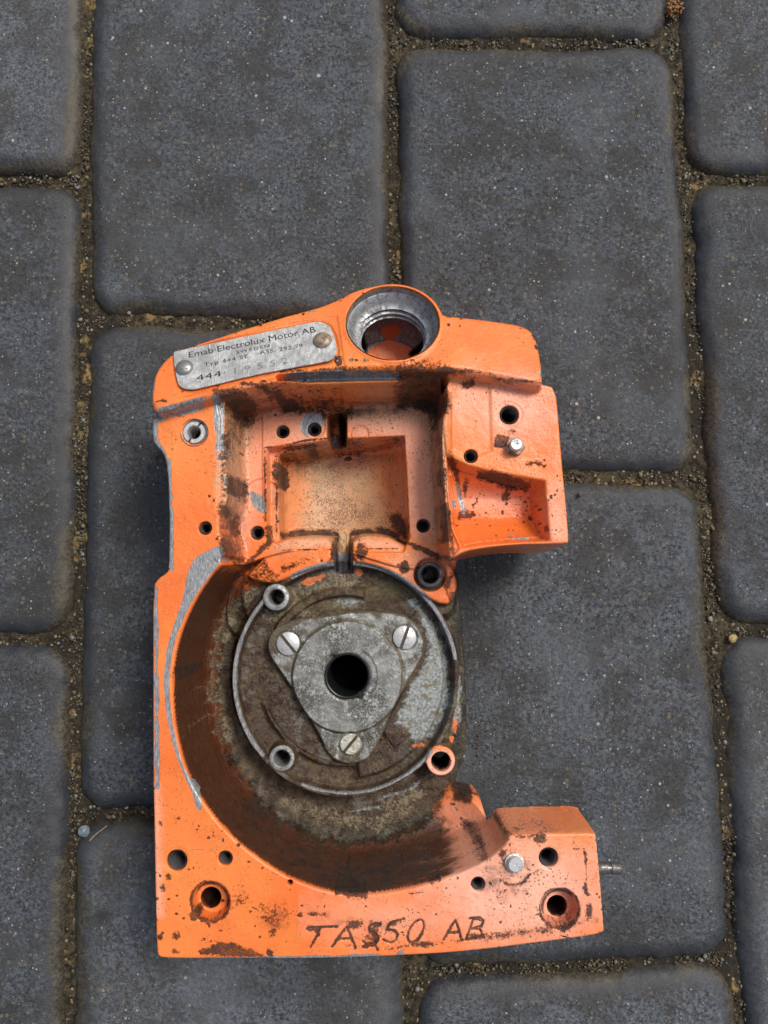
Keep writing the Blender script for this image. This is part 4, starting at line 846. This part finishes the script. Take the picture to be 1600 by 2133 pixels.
# tank seen through the filler
mk('bare', S(fil_s.sl, fil_s.d), .95, .5, 0, hi=32)
tb = poly([(795, 675), (832, 675), (838, 690), (822, 700), (820, 712), (850, 722), (880, 740), (890, 770), (760, 770), (765, 728), (803, 712), (803, 702), (793, 695)], 25, 1)
mk('paint', tb, 1, .4, .8, hi=32); mk('bare', tb, 1, .4, .8, hi=32, sub=True)
mk('black', poly([(740, 650), (756, 690), (770, 735), (740, 760), (700, 700)], 25, 1), .95, .8, .5, hi=32); mk('black', poly([(900, 690), (872, 715), (845, 745), (890, 780), (930, 720)], 25, 1), .95, .8, .5, hi=32)  # dark sides of the tank, shadow painted black
mk('black', stroke([(702, 1112), (703, 1188)], 13, 4.5), .8, .6, .5, hi=27); mk('black', stroke([(728, 1112), (728, 1188)], 13, 4.5), .8, .6, .5, hi=27)  # black lines down both slot sides, a painted deeper shadow
# moss
mk('black', ell(724, 1407, 47, 47, 24), 1.0, .2, 0, hi=23)  # bore painted black in place of deep shade
blob('moss', 643, 978, 22, 24, z=10, val=.8, soft=2.5, amp=3)
blob('moss', 800, 1230, 40, 12, z=24, val=.6, soft=3); blob('moss', 700, 1262, 40, 9, z=24, val=.5, soft=3)

# ---------------------------------------------------------------- underside height: the casting does not sit solid on the ground everywhere
ZB = np.zeros_like(Z)
ax = np.clip((GX - P(985, 1700, 30)[0]) / 6, 0, 1) * (GY < P(1100, 1640, 30)[1]); ZB = np.maximum(ZB, 30 * ax)
bx = np.clip((GX - P(950, 1100, 30)[0]) / 10, 0, 1) * (GY > P(1100, 1200, 30)[1]); ZB = np.maximum(ZB, 16 * bx)
ZB = np.maximum(ZB, 10 * np.clip((GX - P(870, 1400, 10)[0]) / 10, 0, 1))
inside = Z > np.maximum(ZB * (ZB > 0), .6) + .3
# grow by one cell: the skirt vertices
g1 = inside.copy(); g1[1:] |= inside[:-1]; g1[:-1] |= inside[1:]; g1[:, 1:] |= inside[:, :-1]; g1[:, :-1] |= inside[:, 1:]
g1[1:, 1:] |= inside[:-1, :-1]; g1[:-1, :-1] |= inside[1:, 1:]; g1[1:, :-1] |= inside[:-1, 1:]; g1[:-1, 1:] |= inside[1:, :-1]
# mean slope of the rim: nudge skirt vertices inward so the side is upright
Zf = np.where(inside, Z, np.maximum(ZB, .15))
cellm = g1[:-1, :-1] & g1[1:, :-1] & g1[1:, 1:] & g1[:-1, 1:] & (inside[:-1, :-1] | inside[1:, :-1] | inside[1:, 1:] | inside[:-1, 1:])
use = np.zeros_like(g1); use[:-1, :-1] |= cellm; use[1:, :-1] |= cellm; use[1:, 1:] |= cellm; use[:-1, 1:] |= cellm
ids = np.full(g1.shape, -1, np.int32); ids[use] = np.arange(use.sum())
faces = np.stack([ids[:-1, :-1][cellm], ids[:-1, 1:][cellm], ids[1:, 1:][cellm], ids[1:, :-1][cellm]], -1)
verts = np.stack([GX[use], GY[use], Zf[use]], -1)
for c_ in ('grime_dark', 'bare'): MASK[c_] = MASK[c_] * np.where(inside, 1, .15).astype(np.float32)
casting = np_mesh('casting', verts, faces, M_cast, root, True, ORG)
for nm, chs in (('mask_a', ('bare', 'grime_dark', 'dust')), ('mask_b', ('oxide', 'crud', 'fade_sheen')), ('mask_c', ('paint', 'black', 'moss')), ('mask_d', ('tan', 'film_shade', 'wet'))):
    set_col(casting.data, nm, np.stack([MASK[c_][use] for c_ in chs], -1))
# coarse closing face below
k = 10; ins = inside[::k, ::k]; cm = ins[:-1, :-1] & ins[1:, :-1] & ins[1:, 1:] & ins[:-1, 1:]
us = np.zeros_like(ins); us[:-1, :-1] |= cm; us[1:, :-1] |= cm; us[1:, 1:] |= cm; us[:-1, 1:] |= cm
idd = np.full(ins.shape, -1, np.int32); idd[us] = np.arange(us.sum())
fb = np.stack([idd[:-1, :-1][cm], idd[1:, :-1][cm], idd[1:, 1:][cm], idd[:-1, 1:][cm]], -1)
und = np_mesh('underside', np.stack([GX[::k, ::k][us], GY[::k, ::k][us], np.maximum(ZB[::k, ::k][us], .3)], -1), fb, mat_plain('raw_cast_metal', (.20, .20, .20), .6, .3), root, True, ORG)

# ---------------------------------------------------------------- fitted parts
M_alu = mat_metal('dull_aluminium', (.42, .43, .43), (.10, .085, .06), .62, .42, .6)
M_steel = mat_metal('bright_steel', (.58, .59, .58), (.17, .145, .09), .42, .38, .45)
M_grey = mat_metal('grey_worn_metal', (.27, .28, .30), (.07, .06, .05), .55, .45, .55, .7)
M_dark = mat_metal('dark_oily_metal', (.13, .12, .12), (.03, .025, .02), .5, .35, .6)
M_cover = mat_cover()
M_rub = mat_plain('black_rubber', (.012, .013, .016), .30, 0, .3)
def part(name, bm, mat, parent=None, smooth=True): return bm_obj(name, bm, mat, parent or root, smooth, ORG if (parent is None or parent is root) else (0, 0, 0))

# bearing cover (rounded triangle) as its own fine height sheet with a thick side
def cover():
    zt = 27.6; c = np.array(P(724, 1409, zt)); kk = mmpx(zt, 1409)
    outline = [(592, 1300), (612, 1291), (640, 1288), (680, 1284), (724, 1276), (770, 1274), (812, 1275), (845, 1283), (868, 1300), (883, 1330), (884, 1360), (866, 1393), (838, 1440), (812, 1490), (797, 1530), (782, 1562), (764, 1583), (735, 1592), (704, 1588), (680, 1568), (668, 1535), (645, 1497), (612, 1440), (585, 1400), (562, 1368), (556, 1340), (568, 1312)]
    p = chaikin(PP(outline, zt), 2); pa = np.array(p); lo, hi = pa.min(0) - 1, pa.max(0) + 1; st = .3
    X, Y = np.meshgrid(np.arange(lo[0], hi[0], st), np.arange(lo[1], hi[1], st))
    global GX, GY
    sx, sy = GX, GY; GX, GY = X.astype(np.float32), Y.astype(np.float32); d = poly_sdf(p, (slice(None), slice(None))); GX, GY = sx, sy
    r = np.hypot(X - c[0], Y - c[1]); n, m = X.shape
    Zc = zt - drop(-d, .7); Zc = np.where(d > 0, zt - .7 - d * 12, Zc)
    Ro_ = 115 * kk; up = np.clip((Ro_ - r) / .35, 0, 1); lift = 1.7 * up - .35 * np.clip(1 - np.abs(r - Ro_ - .5) / .5, 0, 1)
    Zc = Zc + lift - .8 * np.clip(1 - (r - 46 * kk) / 1.0, 0, 1)
    nq = P(694, 1370, zt); Zc = Zc - 1.6 * np.clip(1.6 - np.hypot(X - nq[0], Y - nq[1]) / 1.1, 0, 1)
    rim = (r < 62 * kk) & (r > 45 * kk) & (np.degrees(np.arctan2(-(Y - c[1]), X - c[0])) > -60) & (np.degrees(np.arctan2(-(Y - c[1]), X - c[0])) < 120)
    Zc = np.where(rim, Zc - .6, Zc)
    for u, v in SCREWS:
        q = P(u, v, zt); rr2 = np.hypot(X - q[0], Y - q[1]); k_ = mmpx(zt, v); Zc = np.where(rr2 < 27 * k_, np.minimum(Zc, zt - .9), Zc)
    Zc += (fbm(n, m, 8, 3) - .5) * .35 + (fbm(n, m, 2.2, 2) - .5) * .18
    keep = (d < .35) & (r > 45.5 * kk)
    cm = keep[:-1, :-1] & keep[1:, :-1] & keep[1:, 1:] & keep[:-1, 1:]
    us = np.zeros_like(keep); us[:-1, :-1] |= cm; us[1:, :-1] |= cm; us[1:, 1:] |= cm; us[:-1, 1:] |= cm
    idd = np.full(keep.shape, -1, np.int32); idd[us] = np.arange(us.sum())
    f = np.stack([idd[:-1, :-1][cm], idd[:-1, 1:][cm], idd[1:, 1:][cm], idd[1:, :-1][cm]], -1)
    o = np_mesh('bearing_cover', np.stack([X[us], Y[us], Zc[us]], -1), f, M_cover, root, True, ORG)
    nz = fbm(n, m, 24, 3) - .5
    dirt_ring = np.clip(.75 * np.clip((r / kk - 118) / 40, 0, 1) + .35 * (np.abs(r / kk - 117) < 3) + nz * .5, 0, 1) * np.where(X > c[0] + 5, .55, 1.0)  # dirt, plus a dark ring drawn round the raised disc
    dirt_ring = np.maximum(dirt_ring, np.clip(1 - np.hypot(X - P(698, 1372, 30)[0], Y - P(698, 1372, 30)[1]) / 2.6, 0, 1))
    dirt_ring = np.maximum(dirt_ring, .85 * np.clip(1.5 - (-d) / .8, 0, 1)); dirt_ring = np.where(r < 111 * kk, np.minimum(dirt_ring, .30 + .5 * (r / kk < 60)), np.maximum(dirt_ring, np.where(r < 119 * kk, .62, .44)))
    dirt_ring = np.maximum(dirt_ring, 1.25 * np.clip(1.3 - np.hypot(X - P(696, 1368, 30)[0], Y - P(696, 1368, 30)[1]) / 2.2 + nz, 0, 1))
    set_col(o.data, 'mask_a', np.stack([0 * dirt_ring[us], dirt_ring[us], 0 * dirt_ring[us]], -1)); return o
SCREWS = [(600, 1341), (843, 1328), (730, 1550)]
cov = cover()
# slotted screws
def screw(u, v, z, rpx, ang, name='screw', parent=None, mat=None):
    x, y = P(u, v, z); r = rpx * mmpx(z, v); hw = r * .15
    bm = bmesh.new()
    for side in (1, -1):                                         # two half discs with the slot between them
        pts = []; a0 = math.asin(hw / r)
        for i in range(19):
            a = a0 + (math.pi - 2 * a0) * i / 18; pts.append((r * math.cos(a), side * r * math.sin(a)))
        top = [bm.verts.new((p[0] * .93, p[1] * .93 + side * .0, 0)) for p in pts]; mid = [bm.verts.new((p[0], p[1], -.25)) for p in pts]; bot = [bm.verts.new((p[0], p[1], -2.4)) for p in pts]
        bm.faces.new(top)
        for A, B in ((top, mid), (mid, bot)):
            for i in range(19):
                j = (i + 1) % 19; bm.faces.new((A[i], A[j], B[j], B[i]))
    fl = [bm.verts.new((sx * r * .95, sy * hw * 1.3, -.95)) for sx, sy in ((-1, -1), (1, -1), (1, 1), (-1, 1))]; bm.faces.new(fl)
    bm.transform(T3(x, y, z) @ Matrix.Rotation(ang, 4, 'Z') @ Matrix.Rotation(.05, 4, 'X'))
    o = part(name, bm, mat or M_steel)
    b2 = bmesh.new(); bmesh.ops.create_grid(b2, x_segments=8, y_segments=2, size=1)
    for q in b2.verts: q.co = Vector((q.co.x * r * .96, q.co.y * hw * 1.05, -.55 + random.uniform(-.12, .12)))
    b2.transform(T3(x - ORG[0], y - ORG[1], z) @ Matrix.Rotation(ang, 4, 'Z')); bm_obj('slot_dirt', b2, M_slot, o, True); return o
M_slot = mat_plain('slot_grime', (.06, .045, .025), .7, 0, .5)
screw(600, 1341, 28.0, 24, math.radians(-50)); s_ = screw(843, 1328, 28.2, 24, math.radians(70)); screw(730, 1550, 28.0, 22, math.radians(50), mat=mat_metal('stained_steel', (.70, .68, .58), (.20, .16, .07), .55, .3, .8))
# oil seal in the bore
x, y = P(724, 1407, 29); kk = mmpx(29, 1407)
part('oil_seal', lathe([(46.8 * kk, 28.2), (46.6 * kk, 29.6), (45 * kk, 30.0), (43 * kk, 29.8), (41.5 * kk, 28.6), (40.8 * kk, 25), (40.8 * kk, 8)], 64, T3(x, y, 0)), M_rub)
tab = bmesh.new(); q = P(752, 1447, 29.8)
bmesh.ops.create_cube(tab, size=1, matrix=T3(q[0], q[1], 29.6) @ Matrix.Rotation(-.55, 4, 'Z') @ Matrix.Diagonal((2.6, 2.2, .9, 1))); bmesh.ops.bevel(tab, geom=list(tab.edges), offset=.25, segments=2, affect='EDGES')
part('seal_clip', tab, M_rub)
cut_bore = None
# bushings pressed into the four bosses
for u, v, ro, ri, zt, m_ in ((575, 1244, 27, 16.5, 30.6, M_alu), (587, 1580, 26, 17, 30.4, M_alu), (896, 1197, 27, 18, 30.2, M_dark), (918, 1583, 24, 18.5, 31.2, None)):
    x, y = P(u, v, zt); k_ = mmpx(zt, v)
    if m_ is None: continue
    part('bushing', lathe([(ro * k_, 22), (ro * k_, zt - .3), ((ro - 2) * k_, zt), ((ri + 2.5) * k_, zt), (ri * k_, zt - .5), ((ri - .5) * k_, 6), (0, 6)], 48, T3(x, y, 0)), m_)
# threaded inserts inside the screw holes
for u, v, r, zt, dep in ((368, 1793, 19, T, 18), (1143, 1787, 17.5, T, 20), (1061, 864, 17.5, T, 22), (589, 899, 11.5, LEDGE, 13), (655, 894, 11.5, LEDGE, 15), (882, 1095, 12, LEDGE, 14), (536, 1110, 12, LEDGE, 18), (469, 1788, 12.5, T, 22), (996, 1842, 12, T, 20), (427, 1100, 11.5, T, 20), (981, 950, 12, T, 18)):
    x, y = P(u, v, zt); k_ = mmpx(zt, v); z_ = zt - .8; pr = []
    while z_ > zt - dep * .8: pr += [((r) * k_, z_), ((r - 1.8) * k_, z_ - .45)]; z_ -= .9
    pr += [((r - 1) * k_, zt - dep + .2), (0, zt - dep - .8)]
    part('thread_insert', lathe(pr, 32, T3(x, y, 0)), M_dark)
# split dowel sleeve, upper left
x, y = P(405, 901, T); k_ = mmpx(T, 901); bm = bmesh.new()
for s0, s1 in ((math.radians(62), math.radians(236)), (math.radians(250), math.radians(409))):
    prev = None; n_ = 26
    prof = [(23.5, -8), (23.5, .1), (22, .6), (15, .6), (13.3, .1), (12.8, -8)]
    for i in range(n_ + 1):
        a = s0 + (s1 - s0) * i / n_; ring = [bm.verts.new((x + r * k_ * math.cos(a), y + r * k_ * math.sin(a), T + zz_)) for r, zz_ in prof]
        if prev:
            for j in range(len(prof) - 1): bm.faces.new((prev[j], ring[j], ring[j + 1], prev[j + 1]))
        if i in (0, n_): bm.faces.new(ring)
        prev = ring
part('dowel_sleeve', bm, mat_metal('worn_silver_sleeve', (.66, .66, .65), (.09, .08, .07), .38, .34, .75))
part('dowel_hole_liner', lathe([(29.5 * k_, T + .05), (28 * k_, T + .02), (24.4 * k_, T - .5), (24.2 * k_, T - 9), (12 * k_, T - 9.5), (11 * k_, T - 20), (0, T - 20)], 48, T3(x, y, 0)), M_dark)
# studs
def stud(u, v, r0, r1, h, lean):
    x, y = P(u, v, T + h); x2, y2 = P(u + lean[0], v + lean[1], T); k_ = mmpx(T + h, v)
    bm = lathe([(r1 * k_, -1), (r1 * k_, h * .35), (r0 * k_, h * .42), (r0 * k_, h - .6), ((r0 - 2.5) * k_, h), (3 * k_, h), (2.4 * k_, h - .3), (0, h - .35)], 40, None, .03)
    bm.transform(T3(x, y, T)); return part('stud', bm, M_steel)
stud(1076, 925, 13.5, 17, 5.5, (0, 6)); stud(1074, 1802, 16, 20, 3.0, (0, 4))
# hexagonal foot of the upper stud
x, y = P(1075, 929, T + 2); k_ = mmpx(T, 929); bm = bmesh.new()
bmesh.ops.create_cone(bm, cap_ends=True, segments=6, radius1=20.5 * k_, radius2=19.5 * k_, depth=2.6, matrix=T3(x, y, T + 1.2) @ Matrix.Rotation(.4, 4, 'Z')); bmesh.ops.bevel(bm, geom=[e for e in bm.edges], offset=.25, segments=2, affect='EDGES')
part('stud_nut', bm, mat_metal('brown_stained_steel', (.30, .22, .17), (.06, .04, .03), .6, .4, .6))
# side pin
yy0 = P(1270, 1808, 44); xa_ = P(1236, 1808, 44)[0]; xb_ = P(1293, 1808, 44)[0]; r_ = 12.0 * mmpx(44, 1808); L_ = xb_ - xa_
bm = lathe([(0, -6), (r_ * 1.0, -6), (r_, L_ * .55), (r_ * .8, L_ * .58), (r_ * .8, L_ * .62), (r_, L_ * .65), (r_, L_ - .5), (r_ * .85, L_), (0, L_)], 32)
bm.transform(T3(xa_, yy0[1], 44) @ Matrix.Rotation(math.pi / 2, 4, 'Y')); part('side_pin', bm, mat_metal('grey_steel_pin', (.20, .20, .195), (.05, .045, .04), .6, .3, .85))
# filler neck
tilt = Matrix.Rotation(-AX, 4, 'X'); N0 = T3(fc[0], fc[1], fzc)
R0 = FR
prof = [(R0 - .15, -.6), (R0 - .2, -3.0), (R0 - .8, -3.4), (R0 - 1.9, -6.2), (R0 - 3.0, -7.6), (R0 - 4.4, -8.0), (R0 - 2.7, -8.4), (R0 - 2.7, -9.0), (R0 - 5.0, -9.9), (R0 - 5.1, -10.3), (R0 - 3.4, -10.6), (R0 - 3.4, -11.2), (R0 - 5.4, -12.1), (R0 - 5.4, -12.3), (R0 - 4.2, -12.6), (R0 - 4.6, -13.2), (R0 - 2.5, -13.6)]
bm = lathe(prof, 96, N0 @ tilt, .04); neck = part('filler_neck', bm, mat_metal('threaded_grey_aluminium', (.34, .355, .37), (.07, .065, .06), .58, .42, .55))
bm = lathe([(R0 + .02, .05), (R0 - .12, -.5), (R0 - .16, -2.6)], 96, N0 @ tilt); part('neck_rim', bm, mat_metal('brown_oiled_paint', (.34, .19, .07), (.06, .05, .045), .6, .4, .1, .5))
# tank walls below the neck, dark
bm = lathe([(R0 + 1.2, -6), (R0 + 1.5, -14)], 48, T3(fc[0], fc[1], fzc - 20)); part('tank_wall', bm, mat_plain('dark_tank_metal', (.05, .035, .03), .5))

# ---------------------------------------------------------------- nameplate with rivets and print
pA, pB, pC = (Vector((*P(u, v, bz(u, v)), bz(u, v) - .15)) for u, v in ((370, 735), (690, 680), (385, 812)))
ex = (pB - pA).normalized(); nrm = ex.cross(pC - pA).normalized(); nrm = nrm if nrm.z > 0 else -nrm; ey = nrm.cross(ex)
Mp = Matrix((( ex.x, ey.x, nrm.x, pA.x), (ex.y, ey.y, nrm.y, pA.y), (ex.z, ey.z, nrm.z, pA.z), (0, 0, 0, 1))); Mi = Mp.inverted()
def on_plate(u, v):                                             # where the sight line of a traced point meets the plate plane
    o = Vector((0, 0, H)); q = P(u, v, 0); dv = Vector((q[0], q[1], 0)) - o
    t = (pA - o).dot(nrm) / dv.dot(nrm); return Mi @ (o + dv * t)
name_plate_mat = mat_plate()
loc = [on_plate(u, v) for u, v in plate_px]; pl = chaikin([(q.x, q.y) for q in loc], 2, .2)
pl = [(a + random.uniform(-.07, .07), b + random.uniform(-.07, .07)) for a, b in pl]
bm = bmesh.new(); tp = [bm.verts.new((a, b, .55)) for a, b in pl]; bt_ = [bm.verts.new((a, b, 0)) for a, b in pl]; bm.faces.new(tp)
for i in range(len(pl)): j = (i + 1) % len(pl); bm.faces.new((tp[i], tp[j], bt_[j], bt_[i]))
bmesh.ops.bevel(bm, geom=[e for e in bm.edges if all(v in tp for v in e.verts)], offset=.15, segments=2, affect='EDGES')
plate = bm_obj('name_plate', bm, name_plate_mat, root, False)
Ml = Mp.copy(); Ml.translation = (Mp.translation - Vector(ORG)) / 1000; plate.matrix_local = Ml
M_print = mat_print(); M_stamp = mat_plain('stamped_mark', (.20, .20, .20), .5, .3)
def rivet(u, v, rpx, mat):
    q = on_plate(u, v); r = rpx * mmpx(bz(u, v), v)
    bm = lathe([(0, 1.9), (r * .3, 1.82), (r * .55, 1.6), (r * .78, 1.2), (r * .95, .6), (r, .2), (r, 0)], 36, T3(q.x, q.y, .5)); return bm_obj('rivet', bm, mat, plate, True)
rivet(385, 768, 19, mat_metal('dull_rivet', (.34, .34, .33), (.10, .09, .08), .45, .36, .75)); r2 = rivet(672, 711, 20, mat_metal('rusty_rivet', (.34, .29, .22), (.13, .065, .025), .62, .5, .4)); r2['label'] = 'rusty brown rivet'
def text(s, u0, v0, u1, v1, hpx, mat, thick=.06, off=0.0, name='lettering', sp=1.0):
    a, b = on_plate(u0, v0), on_plate(u1, v1); cu = bpy.data.curves.new(name, 'FONT'); cu.body = s; cu.size = 1; cu.extrude = 0; cu.offset = off; cu.space_character = sp
    o = bpy.data.objects.new(name, cu); COL.objects.link(o); bpy.context.view_layer.update(); me = bpy.data.meshes.new_from_object(o); bpy.data.objects.remove(o)
    n_ = len(me.vertices); co = np.empty(n_ * 3, np.float32); me.vertices.foreach_get('co', co); co = co.reshape(-1, 3)
    w_ = co[:, 0].max() - co[:, 0].min(); co[:, 0] -= co[:, 0].min(); dv = b - a; sx = dv.length / w_; sy = hpx * mmpx(bz(u0, v0), v0) / .73
    ang = math.atan2(dv.y, dv.x); X = co[:, 0] * sx; Y = co[:, 1] * sy; x = a.x + X * math.cos(ang) - Y * math.sin(ang); y = a.y + X * math.sin(ang) + Y * math.cos(ang)
    me.vertices.foreach_set('co', (np.stack([x, y, np.full(n_, .55 + thick)], -1) / 1000).astype(np.float32).ravel()); me.name = name
    me.materials.clear(); me.materials.append(mat); return link(bpy.data.objects.new(name, me), plate)
def zp(a, b): return 350 + a * .2375, 660 + b * .2375
text('Emab\u00b7Electrolux Motor AB', *zp(190, 366), *zp(1300, 140), 15.5, M_print)
text('SWEDEN', *zp(604, 334), *zp(895, 272), 8, M_print, sp=1.15)
text('Typ 444 SE', *zp(322, 444), *zp(708, 367), 10, M_print, sp=1.1); text('ASS. 292.79', *zp(810, 338), *zp(1185, 276), 10.5, M_print, sp=1.1)
text('444\u00b7', *zp(255, 570), *zp(510, 520), 15, M_print, sp=1.1)
text('19552', *zp(590, 505), *zp(1060, 412), 15, M_stamp, off=-.008, name='stamped_number', sp=1.7)

# ================================================================ small loose things on the ground
def twig(pts, r, name, label, cat, mat):
    bm = bmesh.new(); prev = None
    for i, (u, v, z_) in enumerate(pts):
        x, y = P(u, v, z_); f_ = 1 - .5 * i / len(pts)
        ring = [bm.verts.new((x + r * f_ * math.cos(a), y + r * f_ * math.sin(a) * .7, z_ + r * f_ * math.sin(a))) for a in [k * 2 * math.pi / 7 for k in range(7)]]
        if prev:
            for j in range(7): bm.faces.new((prev[j], prev[(j + 1) % 7], ring[(j + 1) % 7], ring[j]))
        prev = ring
    o = bm_obj(name, bm, mat, None, True); o['label'] = label; o['category'] = cat; return o
M_straw = mat_plain('dry_straw', (.42, .31, .17), .6, 0, .3)
twig([(184, 1761, -2), (187, 1752, -.5), (193, 1744, .8), (203, 1735, 1.4), (213, 1728, 1.6), (223, 1720, 1.2)], .38, 'twig', 'thin pale bent straw stalk beside the bluish pebble in the left paving joint', 'twig', M_straw)
twig([(338, 662, -.6), (346, 660, .1), (356, 659, .0), (362, 662, -.4)], .42, 'straw_scrap', 'short curled tan straw scrap in the joint above the orange casting', 'straw', M_straw)
def pebble(u, v, z_, r, name, label, col, sq=(1, 1, .7)):
    bm = bmesh.new(); bmesh.ops.create_icosphere(bm, subdivisions=3, radius=1)
    for vv in bm.verts:
        n_ = Vector(vv.co); vv.co = vv.co * (1 + .13 * math.sin(3.1 * n_.x + u) * math.cos(2.7 * n_.y + v) + .07 * math.sin(6 * n_.z + 2 * n_.x))
    x, y = P(u, v, z_); bm.transform(T3(x, y, z_) @ Matrix.Diagonal((r * sq[0], r * sq[1], r * sq[2], 1)))
    o = bm_obj(name, bm, mat_plain(name + '_stone', col, .5, 0, .45, 500), None, True); o['label'] = label; o['category'] = 'pebble'; return o
pebble(175, 1731, -2.2, 2.6, 'pebble', 'bluish grey pebble beside the thin straw stalk in the left paving joint', (.16, .20, .23))
pebble(1526, 1330, -3.0, 2.0, 'pebble', 'ochre pebble in the joint corner at the right between rounded paver corners', (.34, .24, .09))
